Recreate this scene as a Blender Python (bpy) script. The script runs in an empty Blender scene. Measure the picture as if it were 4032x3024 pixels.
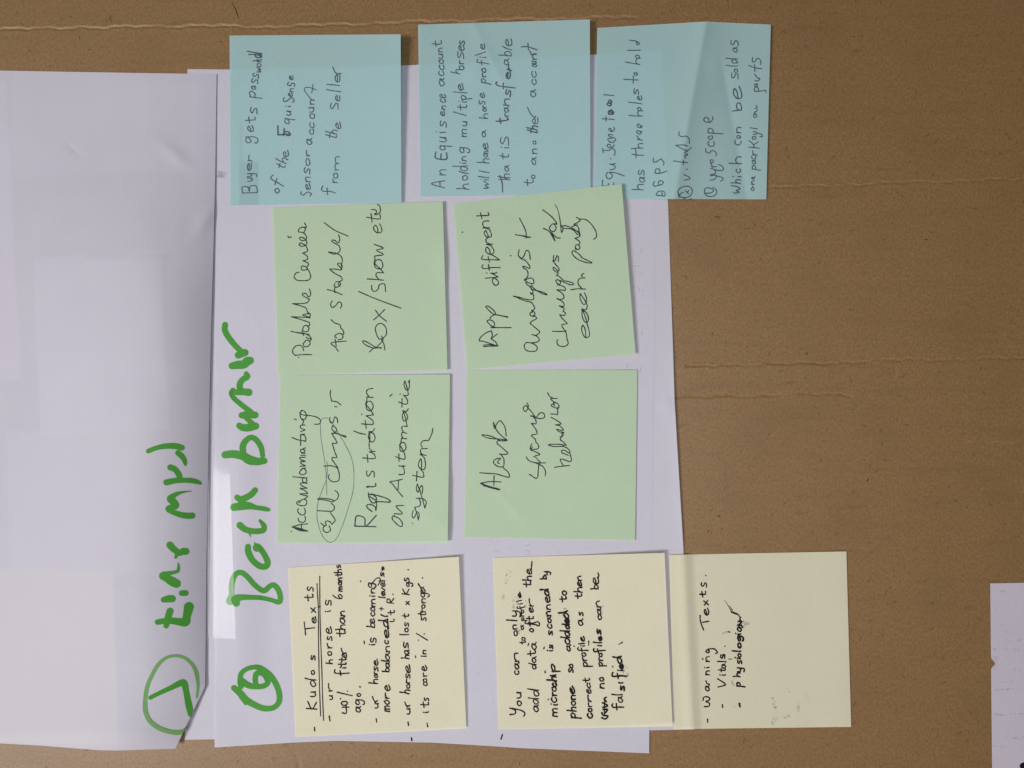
import bpy, math, random
import numpy as np

# ------------------------------------------------------------------ scene, camera, light, exposure
scene = bpy.context.scene
S = 0.000112            # metres per photograph pixel on the table plane
W0, H0 = 4032, 3024
CAM_H = (W0 * S / 2) / math.tan(math.radians(69.4 / 2))

cam_data = bpy.data.cameras.new("camera")
cam_data.sensor_width = 36.0
cam_data.lens = 18.0 / math.tan(math.radians(69.4 / 2))
cam_data.clip_start = 0.01
cam_data.clip_end = 20.0
camera = bpy.data.objects.new("camera", cam_data)
scene.collection.objects.link(camera)
camera.location = (0, 0, CAM_H)
scene.camera = camera

world = bpy.data.worlds.new("World")
scene.world = world
world.use_nodes = True
bg = world.node_tree.nodes["Background"]
bg.inputs[0].default_value = (0.80, 0.78, 0.86, 1)
bg.inputs[1].default_value = 0.05

def area_light(name, loc, target, sx, sy, power, color):
    d = bpy.data.lights.new(name, 'AREA')
    d.shape = 'RECTANGLE'; d.size = sx; d.size_y = sy
    d.energy = power; d.color = color
    o = bpy.data.objects.new(name, d)
    scene.collection.objects.link(o)
    o.location = loc
    v = [t - l for t, l in zip(target, loc)]
    from mathutils import Vector
    o.rotation_euler = Vector(v).to_track_quat('-Z', 'Y').to_euler()
    return o
area_light("room_light", (-1.31, -0.53, 1.80), (-1.31, -0.53, 0), 0.84, 0.60, 49.0, (1.0, 0.98, 0.965))
pool = area_light("added_fill_light", (0.02, -0.08, 0.90), (0.02, -0.08, 0), 0.30, 0.30, 0.28, (1.0, 0.975, 0.95))  # added overhead fill, evens the brightness over the papers; no known source
pool.data.spread = math.radians(60)

scene.view_settings.view_transform = 'Standard'
scene.view_settings.look = 'None'
scene.view_settings.exposure = 0.0
scene.view_settings.gamma = 1.0
scene.render.engine = 'CYCLES'
scene.cycles.transparent_max_bounces = 24
scene.cycles.max_bounces = 8

rng = random.Random(7)
nrng = np.random.default_rng(11)

# ------------------------------------------------------------------ helpers
def world_xy(px, py, z):
    """position on the table of a photographed point that lies z metres above the table"""
    k = 1.0 - z / CAM_H
    return (px - W0 / 2) * S * k, (H0 / 2 - py) * S * k

def smooth(a, b, t):
    t = np.clip((t - a) / (b - a), 0, 1)
    return t * t * (3 - 2 * t)

def waves(x, y, seed, size, n=7):
    """soft, non repeating undulation, about -1..1, size in photograph pixels"""
    r = np.random.default_rng(seed)
    v = np.zeros(np.broadcast(x, y).shape)
    for i in range(n):
        a = r.uniform(0, math.tau); f = math.tau / (size * r.uniform(0.6, 1.8))
        v = v + np.sin((x * math.cos(a) + y * math.sin(a)) * f + r.uniform(0, math.tau)) / n * 1.6
    return v

def link(o, parent=None, label=None, cat=None, group=None, kind=None):
    scene.collection.objects.link(o)
    if parent is not None: o.parent = parent
    if label: o["label"] = label
    if cat: o["category"] = cat
    if group: o["group"] = group
    if kind: o["kind"] = kind
    return o

def mesh_object(name, verts, faces, mat, origin=(0, 0, 0), smooth_shade=True):
    verts = np.asarray(verts, dtype=np.float32) - np.asarray(origin, dtype=np.float32)
    faces = [tuple(int(i) for i in f) for f in faces] if not isinstance(faces, np.ndarray) else faces
    me = bpy.data.meshes.new(name)
    if isinstance(faces, np.ndarray):
        nf, k = faces.shape
        me.vertices.add(len(verts)); me.vertices.foreach_set("co", verts.ravel())
        me.loops.add(nf * k); me.loops.foreach_set("vertex_index", faces.astype(np.int32).ravel())
        me.polygons.add(nf)
        me.polygons.foreach_set("loop_start", np.arange(nf, dtype=np.int32) * k)
        me.update(calc_edges=True)
    else:
        me.from_pydata(verts.tolist(), [], faces); me.update()
    me.polygons.foreach_set("use_smooth", [smooth_shade] * len(me.polygons))
    me.materials.append(mat)
    return bpy.data.objects.new(name, me)

# ------------------------------------------------------------------ materials
def srgb(r, g, b):
    f = lambda c: (c / 255 / 12.92) if c <= 10 else ((c / 255 + 0.055) / 1.055) ** 2.4
    return (f(r), f(g), f(b), 1)

class Mat:
    def __init__(self, name):
        self.m = bpy.data.materials.new(name); self.m.use_nodes = True
        self.t = self.m.node_tree; self.t.nodes.clear()
        self.out = self.n('ShaderNodeOutputMaterial')
        self.co = self.n('ShaderNodeNewGeometry').outputs['Position']
    def n(self, kind, **kw):
        nd = self.t.nodes.new(kind)
        for k, v in kw.items(): setattr(nd, k, v)
        return nd
    def l(self, a, b): self.t.links.new(a, b)
    def setv(self, sock, v):
        if hasattr(v, 'links') or hasattr(v, 'is_linked'): self.l(v, sock)
        else: sock.default_value = v
    def noise(self, scale, detail=3, rough=0.5, stretch=(1, 1, 1), dist=0.0):
        mp = self.n('ShaderNodeMapping'); mp.inputs['Scale'].default_value = stretch
        self.l(self.co, mp.inputs[0])
        nd = self.n('ShaderNodeTexNoise')
        nd.inputs['Scale'].default_value = scale; nd.inputs['Detail'].default_value = detail
        nd.inputs['Roughness'].default_value = rough; nd.inputs['Distortion'].default_value = dist
        self.l(mp.outputs[0], nd.inputs['Vector'])
        return nd.outputs[0]
    def ramp(self, fac, a, b, va=0.0, vb=1.0):
        r = self.n('ShaderNodeMapRange'); r.clamp = True
        r.interpolation_type = 'SMOOTHSTEP'
        self.setv(r.inputs[0], fac)
        for i, v in zip((1, 2, 3, 4), (a, b, va, vb)): r.inputs[i].default_value = v
        return r.outputs[0]
    def math(self, op, a, b=0.0, c=None):
        nd = self.n('ShaderNodeMath', operation=op)
        self.setv(nd.inputs[0], a); self.setv(nd.inputs[1], b)
        if c is not None: self.setv(nd.inputs[2], c)
        return nd.outputs[0]
    def mix(self, fac, a, b, mode='MIX'):
        nd = self.n('ShaderNodeMix', data_type='RGBA', blend_type=mode)
        self.setv(nd.inputs[0], fac); self.setv(nd.inputs[6], a); self.setv(nd.inputs[7], b)
        return nd.outputs[2]
    def bump(self, h, strength, dist):
        nd = self.n('ShaderNodeBump'); nd.inputs['Strength'].default_value = strength
        nd.inputs['Distance'].default_value = dist; self.l(h, nd.inputs['Height'])
        return nd.outputs[0]
    def bsdf(self, color, rough, spec=0.3, normal=None):
        nd = self.n('ShaderNodeBsdfPrincipled')
        self.setv(nd.inputs['Base Color'], color); self.setv(nd.inputs['Roughness'], rough)
        nd.inputs['Specular IOR Level'].default_value = spec
        if normal is not None: self.l(normal, nd.inputs['Normal'])
        return nd.outputs[0]
    def through(self, shader, fac, color=(1, 1, 1, 1)):
        tr = self.n('ShaderNodeBsdfTransparent'); self.setv(tr.inputs[0], color)
        mx = self.n('ShaderNodeMixShader'); self.setv(mx.inputs[0], fac)
        self.l(shader, mx.inputs[1]); self.l(tr.outputs[0], mx.inputs[2])
        return mx.outputs[0]
    def done(self, shader):
        self.l(shader, self.out.inputs[0]); return self.m
    def rect(self, x0, y0, x1, y1, turn=0.0, soft=6, wob=None):
        """1 inside a rectangle given in photograph pixels (turned by `turn` degrees), 0 outside"""
        cx, cy = (x0 + x1) / 2, (y0 + y1) / 2
        mp = self.n('ShaderNodeMapping', vector_type='TEXTURE')
        mp.inputs['Location'].default_value = ((cx - W0 / 2) * S, (H0 / 2 - cy) * S, 0)
        mp.inputs['Rotation'].default_value = (0, 0, math.radians(turn))
        self.l(self.co, mp.inputs[0])
        sp = self.n('ShaderNodeSeparateXYZ'); self.l(mp.outputs[0], sp.inputs[0])
        hw, hh = (x1 - x0) / 2 * S, (y1 - y0) / 2 * S
        fx = self.ramp(self.math('ABSOLUTE', sp.outputs[0]), hw - soft * S, hw + soft * S, 1, 0)
        fy = self.ramp(self.math('ABSOLUTE', sp.outputs[1]), hh - soft * S, hh + soft * S, 1, 0)
        return self.math('MULTIPLY', fx, fy)

def paper_material(name, color, through, patches=(), rough=0.62):
    m = Mat(name)
    c = m.mix(m.ramp(m.noise(60, 4, 0.6), 0.35, 0.65), tuple(v * 0.97 for v in color[:3]) + (1,), color)
    c = m.mix(m.math('MULTIPLY', m.ramp(m.noise(22, 5, 0.65), 0.48, 0.7), 0.6), c, tuple(v * f for v, f in zip(color[:3], (0.955, 0.965, 0.98))) + (1,))
    c = m.mix(m.ramp(m.noise(1900, 3, 0.7), 0.34, 0.66), c, tuple(v * 0.915 for v in color[:3]) + (1,))
    for rect, turn, soft, col, amount in patches:
        c = m.mix(m.math('MULTIPLY', m.rect(*rect, turn=turn, soft=soft), amount), c, col)
    h1 = m.bump(m.noise(900, 3, 0.6), 0.25, 0.00008)
    sh = m.bsdf(c, rough, 0.25, h1)
    return m.done(m.through(sh, through, tuple(min(1, v * 1.15) for v in color[:3]) + (1,)))

WHITE = (0.665, 0.648, 0.745, 1)
WARM_UNDER = (0.700, 0.682, 0.715, 1)
GREY_UNDER = (0.60, 0.575, 0.67, 1)
LIGHT_UNDER = (0.680, 0.684, 0.785, 1)
mat_sheet = paper_material("white_paper", WHITE, 0.12)
mat_sheet_top = paper_material("white_paper_with_notes_behind", WHITE, 0.15, patches=(
    ((-300, 2228, 508, 2912), 0.9, 9, WARM_UNDER, 0.55),
    ((60, 345, 800, 700), 1.2, 22, (0.668, 0.665, 0.768, 1), 0.4),
    ((-40, 330, 75, 1500), 4.0, 12, (0.706, 0.672, 0.782, 1), 0.45),
    ((180, 1015, 690, 1700), 3.0, 10, LIGHT_UNDER, 0.42),
    ((60, 1690, 640, 2240), 1.5, 16, (0.700, 0.664, 0.766, 1), 0.3),
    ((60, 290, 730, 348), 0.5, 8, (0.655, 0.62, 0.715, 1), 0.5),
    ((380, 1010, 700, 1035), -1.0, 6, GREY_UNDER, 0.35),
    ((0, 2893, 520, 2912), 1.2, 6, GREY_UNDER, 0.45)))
mat_card_paper = paper_material("paper_corner_sheet", (0.66, 0.61, 0.70, 1), 0.10)
BLUE = (0.490, 0.725, 0.745, 1)
mat_blue = paper_material("blue_note_paper", BLUE, 0.28)
mat_blue_marked = paper_material("blue_note_paper_with_glue_mark", BLUE, 0.28, patches=(
    ((946, 640, 1022, 830), 0.5, 5, (0.36, 0.53, 0.55, 1), 0.55), ((946, 500, 960, 640), 0.5, 10, (0.40, 0.58, 0.60, 1), 0.5)))
mat_green = paper_material("green_note_paper", (0.575, 0.735, 0.525, 1), 0.20)
mat_yellow = paper_material("yellow_note_paper", (0.868, 0.828, 0.632, 1), 0.23)

def ink_material(name, dark, light, mottling, rough=0.6, through=0.0, scale=2500):
    m = Mat(name)
    at = m.n('ShaderNodeAttribute', attribute_name='density')
    d = at.outputs['Fac']
    nz = m.ramp(m.noise(scale, 2, 0.6), 0.25, 0.75)
    d = m.math('ADD', d, m.math('MULTIPLY', m.math('SUBTRACT', nz, 0.5), mottling))
    d = m.n('ShaderNodeClamp').inputs[0].node if False else m.math('MINIMUM', m.math('MAXIMUM', d, 0.0), 1.0)
    c = m.mix(d, light, dark)
    sh = m.bsdf(c, rough, 0.12)
    if through:
        sh = m.through(sh, m.math('SUBTRACT', 1.0, m.math('MULTIPLY', d, 1.0 - through)))
    return m.done(sh)
ink_marker = ink_material("green_marker_ink", srgb(26, 112, 24), srgb(72, 148, 56), 0.30, 0.5, scale=1800)
ink_ring = ink_material("pale_green_marker_ink", srgb(50, 122, 42), srgb(118, 166, 104), 0.7, 0.6, scale=2600)
ink_pen = ink_material("grey_ballpoint_ink", srgb(30, 36, 46), srgb(84, 98, 106), 0.9, 0.45)
ink_pen_green = ink_material("black_ballpoint_ink", srgb(8, 10, 12), srgb(44, 52, 52), 0.6, 0.45)
ink_felt = ink_material("black_fineliner_ink", srgb(8, 6, 8), srgb(30, 24, 26), 0.6, 0.5)
ink_smear = ink_material("smeared_grey_ink", srgb(80, 80, 84), srgb(110, 110, 110), 1.2, 0.8, through=0.35, scale=900)
ink_ghost = ink_material("ink_showing_through_paper", srgb(122, 118, 130), srgb(150, 146, 156), 0.9, 0.8, through=0.40, scale=900)

# ------------------------------------------------------------------ cardboard the papers lie on
GROOVES = [   # polyline in photograph pixels, depth mm, half width px
    ([(-900, 122), (0, 117), (170, 114), (300, 107), (430, 112), (560, 105), (800, 103), (905, 106), (1040, 108), (1200, 103), (1400, 96), (1600, 90), (1700, 86), (2500, 70)], 0.49, 4.5),
    ([(2990, 742), (3040, 738), (3200, 735), (3400, 726), (3600, 719), (3800, 712), (4032, 708), (4600, 700)], 0.38, 4.0),
    ([(2700, 1446), (2960, 1435), (3060, 1431), (3130, 1433), (3230, 1433), (3350, 1425), (3500, 1419), (3700, 1417), (3900, 1414), (4600, 1406)], 0.46, 4.5),
    ([(2660, 1563), (2780, 1565), (2870, 1559), (2960, 1559), (3060, 1556), (3150, 1553), (3260, 1553), (3350, 1555)], 0.49, 4.5),
    ([(3400, 1550), (3490, 1545)], 0.15, 5.0),
    ([(3519, 1424), (3526, 1445), (3524, 1470), (3516, 1495), (3500, 1518)], 0.30, 3.5),
    ([(3870, 1745), (4032, 1752), (4400, 1760)], 0.23, 4.0),
    ([(1128, 2936), (1160, 2965), (1176, 3000), (1180, 3060)], 0.30, 7.0)]

def card_height(X, Y):
    h = waves(X, Y, 3, 900) * 0.10 + waves(X, Y, 4, 260) * 0.03
    for k, (pl, depth, w) in enumerate(GROOVES):
        pl = np.array(pl, float)
        d2 = np.full(X.shape, 1e12); along = np.zeros(X.shape)
        x0, y0 = pl.min(0) - 60; x1, y1 = pl.max(0) + 60
        msk = (X > x0) & (X < x1) & (Y > y0) & (Y < y1)
        xs = X[msk]; ys = Y[msk]
        wob = 2.6 * np.sin(xs / 23.0 + k) + 2.0 * np.sin(xs / 9.7 + 2 * k) + 3.0 * np.sin(xs / 61.0)
        if k in (5, 7): wob = 0 * wob
        best = np.full(xs.shape, 1e12)
        for a, b in zip(pl[:-1], pl[1:]):
            ab = b - a; t = np.clip(((xs - a[0]) * ab[0] + (ys + wob - a[1]) * ab[1]) / (ab @ ab), 0, 1)
            best = np.minimum(best, (xs - a[0] - t * ab[0]) ** 2 + (ys + wob - a[1] - t * ab[1]) ** 2)
        amp = 0.75 + 0.45 * np.sin(xs / 83.0 + k * 1.7) * np.sin(xs / 37.0)
        h[msk] -= depth * amp * np.exp(-best / w ** 2)
        h[msk] += depth * 0.30 * amp * np.exp(-best / (w * 3.2) ** 2)
    # the cardboard between the two long score lines stands a little proud
    h += 0.12 * smooth(1425, 1445, Y) * (1 - smooth(1540, 1558, Y)) * smooth(2640, 2700, X) * (1 - smooth(3440, 3530, X))
    return h / 1000.0

def build_cardboard():
    xs = np.concatenate([np.linspace(-3200, -250, 20, endpoint=False), np.arange(-250, 4290, 8), np.linspace(4290, 7200, 20)])
    ys = np.concatenate([np.linspace(-3000, -150, 20, endpoint=False), np.arange(-150, 3180, 3), np.linspace(3180, 6200, 20)])
    X, Y = np.meshgrid(xs, ys)
    Z = card_height(X, Y)
    V = np.stack([(X - W0 / 2) * S, (H0 / 2 - Y) * S, Z], -1).reshape(-1, 3)
    nx, ny = len(xs), len(ys)
    i = np.arange(nx * ny).reshape(ny, nx)
    F = np.stack([i[1:, :-1], i[1:, 1:], i[:-1, 1:], i[:-1, :-1]], -1).reshape(-1, 4)
    m = Mat("brown_cardboard")
    fib = m.noise(900, 5, 0.72, (1.25, 0.9, 1), 0.3)
    fine = m.noise(2300, 3, 0.7, (1.4, 1, 1), 0.2)
    blot = m.noise(26, 4, 0.55, (1, 1, 1))
    flute = m.noise(70, 3, 0.5, (0.25, 3.0, 1))
    c = m.mix(m.ramp(fib, 0.32, 0.68), srgb(122, 92, 54), srgb(149, 116, 76))
    c = m.mix(m.math('MULTIPLY', m.ramp(fine, 0.50, 0.72), 0.48), c, srgb(98, 68, 38))
    c = m.mix(m.math('MULTIPLY', m.ramp(fine, 0.46, 0.26), 0.36), c, srgb(180, 146, 104))
    c = m.mix(m.math('MULTIPLY', m.ramp(blot, 0.46, 0.70), 0.26), c, srgb(118, 88, 56))
    c = m.mix(m.math('MULTIPLY', m.ramp(flute, 0.52, 0.75), 0.16), c, srgb(128, 98, 68))
    band = m.noise(34, 5, 0.6, (0.5, 5.0, 1))
    c = m.mix(m.math('MULTIPLY', m.ramp(band, 0.50, 0.72), 0.22), c, srgb(112, 84, 52))
    scuff = m.noise(150, 4, 0.7, (0.3, 2.2, 1), 0.8)
    c = m.mix(m.math('MULTIPLY', m.ramp(scuff, 0.60, 0.76), 0.5), c, srgb(100, 72, 44))
    pale = m.noise(210, 4, 0.7, (1.6, 0.8, 1), 0.6)
    c = m.mix(m.math('MULTIPLY', m.ramp(pale, 0.60, 0.78), 0.25), c, srgb(172, 142, 104))
    spk = m.noise(700, 2, 0.8, (1, 1, 1), 1.2)
    c = m.mix(m.math('MULTIPLY', m.ramp(spk, 0.63, 0.74), 0.50), c, srgb(92, 65, 42))
    b1 = m.bump(fib, 0.30, 0.00010)
    nd = m.n('ShaderNodeBump'); nd.inputs['Strength'].default_value = 0.35
    nd.inputs['Distance'].default_value = 0.00008
    m.l(fine, nd.inputs['Height']); m.l(b1, nd.inputs['Normal'])
    mat = m.done(m.bsdf(c, 0.50, 0.60, nd.outputs[0]))
    o = mesh_object("cardboard_surface", V, F, mat)
    link(o, kind="structure", label="plain brown corrugated cardboard surface under all the papers")
    return o
cardboard = build_cardboard()

# ------------------------------------------------------------------ strokes of ink that lie on a paper
def spline(P, n=5):
    P = np.array(P, float)
    if len(P) == 1: P = np.vstack([P, P + [0.8, 0.8, 0]])
    if len(P) == 2:
        t = np.linspace(0, 1, 6)[:, None]; return P[0] * (1 - t) + P[1] * t
    Q = np.vstack([2 * P[0] - P[1], P, 2 * P[-1] - P[-2]]); out = []
    for i in range(1, len(Q) - 2):
        p0, p1, p2, p3 = Q[i - 1:i + 3]
        for k in range(n):
            t = k / n
            out.append(.5 * (2 * p1 + (p2 - p0) * t + (2 * p0 - 5 * p1 + 4 * p2 - p3) * t * t + (3 * p1 - p0 - 3 * p2 + p3) * t ** 3))
    out.append(P[-1])
    return np.array(out)

def parse(x0, y0, z, w, s):
    for st in s.strip().split(';'):
        pts = []; lw = w
        for p in st.strip().split(','):
            v = [float(a) for a in p.split()]
            if not v: continue
            if len(v) == 3: lw = v[2]
            pts.append((x0 + v[0] / z, y0 + v[1] / z, lw / z))
        if pts: yield pts

LAYER = [0.0]
def stroke_mesh(strokes, zf, dens, V, F, D, lift=0.00004, caps=5, thick=False, fat=1.0):
    for pts in strokes:
        P = spline(pts)
        keep = [0]
        for i in range(1, len(P)):
            if math.hypot(P[i][0] - P[keep[-1]][0], P[i][1] - P[keep[-1]][1]) > 1.2: keep.append(i)
        P = P[keep] if len(keep) > 1 else np.array([P[0], P[0] + [1.5, 0.5, 0]])
        T = np.gradient(P[:, :2], axis=0); T /= np.maximum(np.hypot(T[:, 0], T[:, 1]), 1e-6)[:, None]
        N = np.stack([-T[:, 1], T[:, 0]], 1)
        jit = 1 + 0.09 * np.sin(np.arange(len(P)) * 0.9 + rng.uniform(0, 6)) * (1 if P[0][2] < 15 else 0.25)
        R = np.maximum(P[:, 2] * fat * jit / 2, 0.6)
        LAYER[0] = (LAYER[0] + (5e-6 if thick else 2.3e-6)) % (6e-5 if thick else 1.8e-5)
        first = len(V)
        if thick:                               # felt marker: a run of overlapping round dabs
            M = spline(pts, 22)
            last = None; c_i = 0
            for i in range(len(M)):
                r = max(M[i][2] / 2, 2.0)
                if last is not None and i < len(M) - 1 and math.hypot(M[i][0] - last[0], M[i][1] - last[1]) < 0.16 * r: continue
                last = M[i]; b = len(V); up = lift + LAYER[0] + c_i * 4e-7; c_i += 1
                dn = dens(M, i)
                for k in range(20):
                    a = k / 20 * math.tau
                    V.append((M[i][0] + r * math.cos(a), M[i][1] - r * math.sin(a), up)); D.append(dn)
                F.append(tuple(range(b, b + 20)))
            continue
        ring = []
        for k in range(caps, 0, -1):            # rounded start
            a = k / (caps + 1) * math.pi / 2
            ring.append((P[0][:2] - T[0] * R[0] * math.sin(a), N[0] * R[0] * math.cos(a), dens(P, 0)))
        for i in range(len(P)): ring.append((P[i][:2], N[i] * R[i], dens(P, i)))
        for k in range(1, caps + 1):
            a = k / (caps + 1) * math.pi / 2
            ring.append((P[-1][:2] + T[-1] * R[-1] * math.sin(a), N[-1] * R[-1] * math.cos(a), dens(P, len(P) - 1)))
        for j, (c, o, d) in enumerate(ring):
            up = lift + LAYER[0] + j * (8e-7 if thick else 1.1e-7)
            for q in (c + o, c - o):
                V.append((q[0], q[1], up)); D.append(d)
            if j:
                b = first + 2 * j
                F.append((b - 2, b - 1, b + 1, b))

def add_ink(parent, zf, name, strokes, mat, kind, label=None, name_key=''):
    V, F, D = [], [], []
    if kind in ('marker', 'ring', 'numeral'):
        wmax = max(p[2] for s in strokes for p in s)
        dens = lambda P, i: float(np.clip((P[i][2] - 17.0) / 10.0, 0.12, 1))
    elif kind == 'pencil': dens = lambda P, i: 0.15
    elif kind == 'smudge': dens = lambda P, i: 0.35 + 0.15 * math.sin(i * 0.7)
    else:
        ph = rng.uniform(0, 6)
        dens = lambda P, i: 0.72 + 0.25 * math.sin(i * 0.21 + ph)
    stroke_mesh(strokes, zf, dens, V, F, D, lift=0.000015 if kind in ('smudge', 'ghost') else 0.00004,
                thick=kind in ('marker', 'ring', 'numeral'), fat={'B': 1.06, 'G': 1.22, 'Y': 0.95}.get(name_key, 1.0) if kind == 'line' else 1.0)
    A = np.array(V)
    if name_key == 'A':                         # ink stops where the corner of the top sheet is turned under
        A[:, 0] = np.where(A[:, 1] > 2702, np.minimum(A[:, 0], 808.0 - (A[:, 1] - 2702.0) * 116 / 246.0 - 1.5), A[:, 0])
    z = zf(A[:, 0], A[:, 1]) + A[:, 2]
    x, y = world_xy(A[:, 0], A[:, 1], z)
    A = np.stack([x, y, z], 1)
    Fa = np.array(F)
    # every face looks up
    a, b, c = A[Fa[:, 0]], A[Fa[:, 1]], A[Fa[:, 2]]
    up = ((b - a)[:, 0] * (c - b)[:, 1] - (b - a)[:, 1] * (c - b)[:, 0]) < 0
    Fa[up] = Fa[up][:, ::-1]
    o = mesh_object(name, A, Fa, mat, origin=parent.location)
    at = o.data.attributes.new('density', 'FLOAT', 'POINT'); at.data.foreach_set('value', np.array(D, dtype=np.float32))
    link(o, parent, label=label)
    return o

# ------------------------------------------------------------------ a sheet of paper from its outline corners
def paper(name, corners, zf, mat, nu, nv, label, cat, group=None, cut=None, top=None, bottom=None, right=None):
    """corners TL TR BR BL in photograph pixels; optional polylines for the edges; zf gives height in metres"""
    TL, TR, BR, BL = [np.array(c, float) for c in corners]
    u = np.linspace(0, 1, nu); v = np.linspace(0, 1, nv)
    def edge(poly, a, b, t, axis):
        if poly is None: return a[None] * (1 - t[:, None]) + b[None] * t[:, None]
        pl = np.array([a] + list(poly) + [b], float)
        g = a[axis] + (b[axis] - a[axis]) * t
        oth = np.interp(g, pl[:, axis], pl[:, 1 - axis]) if b[axis] > a[axis] else np.interp(g, pl[::-1, axis], pl[::-1, 1 - axis])
        return np.stack([g, oth] if axis == 0 else [oth, g], 1)
    E_t = edge(top, TL, TR, u, 0); E_b = edge(bottom, BL, BR, u, 0)
    E_l = edge(None, TL, BL, v, 1); E_r = edge(right, TR, BR, v, 1)
    U = u[None, :, None]; Vv = v[:, None, None]
    P = (1 - Vv) * E_t[None] + Vv * E_b[None] + (1 - U) * E_l[:, None] + U * E_r[:, None] \
        - ((1 - U) * (1 - Vv) * TL + U * (1 - Vv) * TR + (1 - U) * Vv * BL + U * Vv * BR)
    X, Y = P[..., 0].copy(), P[..., 1].copy()
    if cut is not None: X, Y = cut(X, Y)
    Z = zf(X, Y)
    wx, wy = world_xy(X, Y, Z)
    A = np.stack([wx, wy, Z], -1).reshape(-1, 3)
    i = np.arange(nu * nv).reshape(nv, nu)
    F = np.stack([i[1:, :-1], i[1:, 1:], i[:-1, 1:], i[:-1, :-1]], -1).reshape(-1, 4)
    cx, cy = (TL + BR) / 2
    org = (float((cx - W0 / 2) * S), float((H0 / 2 - cy) * S), 0.0)
    o = mesh_object(name, A, F, mat, origin=org)
    o.location = org
    link(o, None, label, cat, group)
    return o

# ------------------------------------------------------------------ the writing, traced stroke by stroke (photograph pixels through each crop's zoom)
# (paper, kind, x0, y0, zoom, default width, strokes)  stroke = "x y [w]" points, ';' between strokes
INK = []
def ink(paper, line, x0, y0, z, w, s): INK.append((paper, line, x0, y0, z, w, s))
ink('A','marker',540,1720,2.675,56,"""
118 150 52,200 118 52,300 98 60,400 98 66,470 115 62;430 170 60,480 215 60,505 270 46,508 298 22
;350 322 66,400 345 64,440 400 62,445 430 60;308 480 66,400 462 62,500 458 54,580 462 56,640 478 46,672 494 22
;570 572 8,500 580 22,430 596 40,370 630 62,350 655 74,385 690 76,405 725 72,370 740 68,330 760 66,370 790 56,450 820 60,520 832 66,578 832 66
;345 1140 76,370 1170 72,420 1210 64,450 1225 60,480 1208 72,512 1208 74;425 1225 50,405 1270 30
;430 1330 12,436 1370 28,425 1415 38,370 1432 40,270 1460 76,310 1490 80,370 1525 96,415 1548 88""")
ink('A','marker',540,2300,2.675,56,"""
470 95 62,510 95 62;278 165 60,330 155 78,368 155 76;345 285 74,325 350 70,305 440 56;215 400 60,330 385 68,430 395 78,510 400 90,522 340 86,545 240 104""")
ink('A','ring',540,2300,2.675,38,"""
630 1190 26,640 1100 30,640 1040 34,625 940 44,590 860 38,520 790 36,450 760 32,380 757 32,300 780 36,220 850 42,150 970 40,105 1080 44,85 1200 44,82 1300 48,95 1370 48,130 1440 48,200 1500 48,300 1545 48,400 1565 50,460 1560 50,505 1530 36,518 1506 20""")
ink('B','marker',840,1240,2.592,60,"""
120 100 60,118 160 62,160 235 62,220 310 60,275 365 60;255 410 74,320 385 78
;190 520 70,250 510 86,310 505 88,345 475 92,375 465 78;335 600 50,345 630 64,300 660 62,272 700 66,270 750 64,290 780 70;240 790 62,300 785 70,360 790 78;200 768 52,183 800 52,210 850 52,290 920 54,380 990 56
;290 1025 66,360 1018 78,425 1022 72;330 1050 50,400 1110 56;265 1130 64,300 1150 72,360 1150 80,430 1135 74
;303 1400 64,300 1340 66,330 1285 62,385 1250 56,440 1280 58,485 1350 56,503 1440 48;120 1428 76,200 1420 82,300 1440 88,370 1480 96,450 1495 80,520 1490 66""")
ink('B','marker',840,1820,2.676,60,"""
440 295 64,400 340 66,340 375 70,300 390 70;250 370 60,290 400 70;215 475 80,310 460 90,380 460 76,450 478 52,530 490 52,580 500 42
;280 665 74,330 705 66,400 725 64,470 728 62,525 715 62,532 670 56,490 615 30;380 740 30,392 785 8
;365 890 62,370 950 70,410 1030 66,480 1090 66,545 1100 66,572 1060 66,540 980 62,490 910 66,460 900 90;450 880 40,432 846 8
;178 1460 90,190 1400 60,192 1300 60,210 1220 60,250 1170 56,300 1165 56,360 1210 56,430 1290 56,500 1345 56,545 1350 60,590 1310 56,635 1295 56,680 1340 58,705 1420 58,690 1475 52,600 1450 46,500 1430 48,400 1425 52,300 1425 62,235 1445 90,240 1490 70""")
ink('B','numeral',840,2360,2.765,60,"""
225 965 66,290 1020 76,350 1090 76,430 1140 70,520 1180 66,600 1190 62,670 1170 60,715 1110 62,715 1020 64,680 920 64,620 830 64,560 780 62,500 745 60,430 740 52,350 765 52,300 815 56,290 890 58,300 950 60
;310 890 76,380 935 68,450 950 60,540 945 60,590 910 62,580 850 70,530 800 66,470 810 62,455 860 58,460 920 58;300 1060 50,350 1140 30""")

ink('A','numeral',540,2300,2.675,48,"""140 1195 46,250 1140 48,360 1090 56,440 1050 66,490 1040 74,510 1100 66,525 1180 66,545 1280 72,565 1370 62""")
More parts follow.
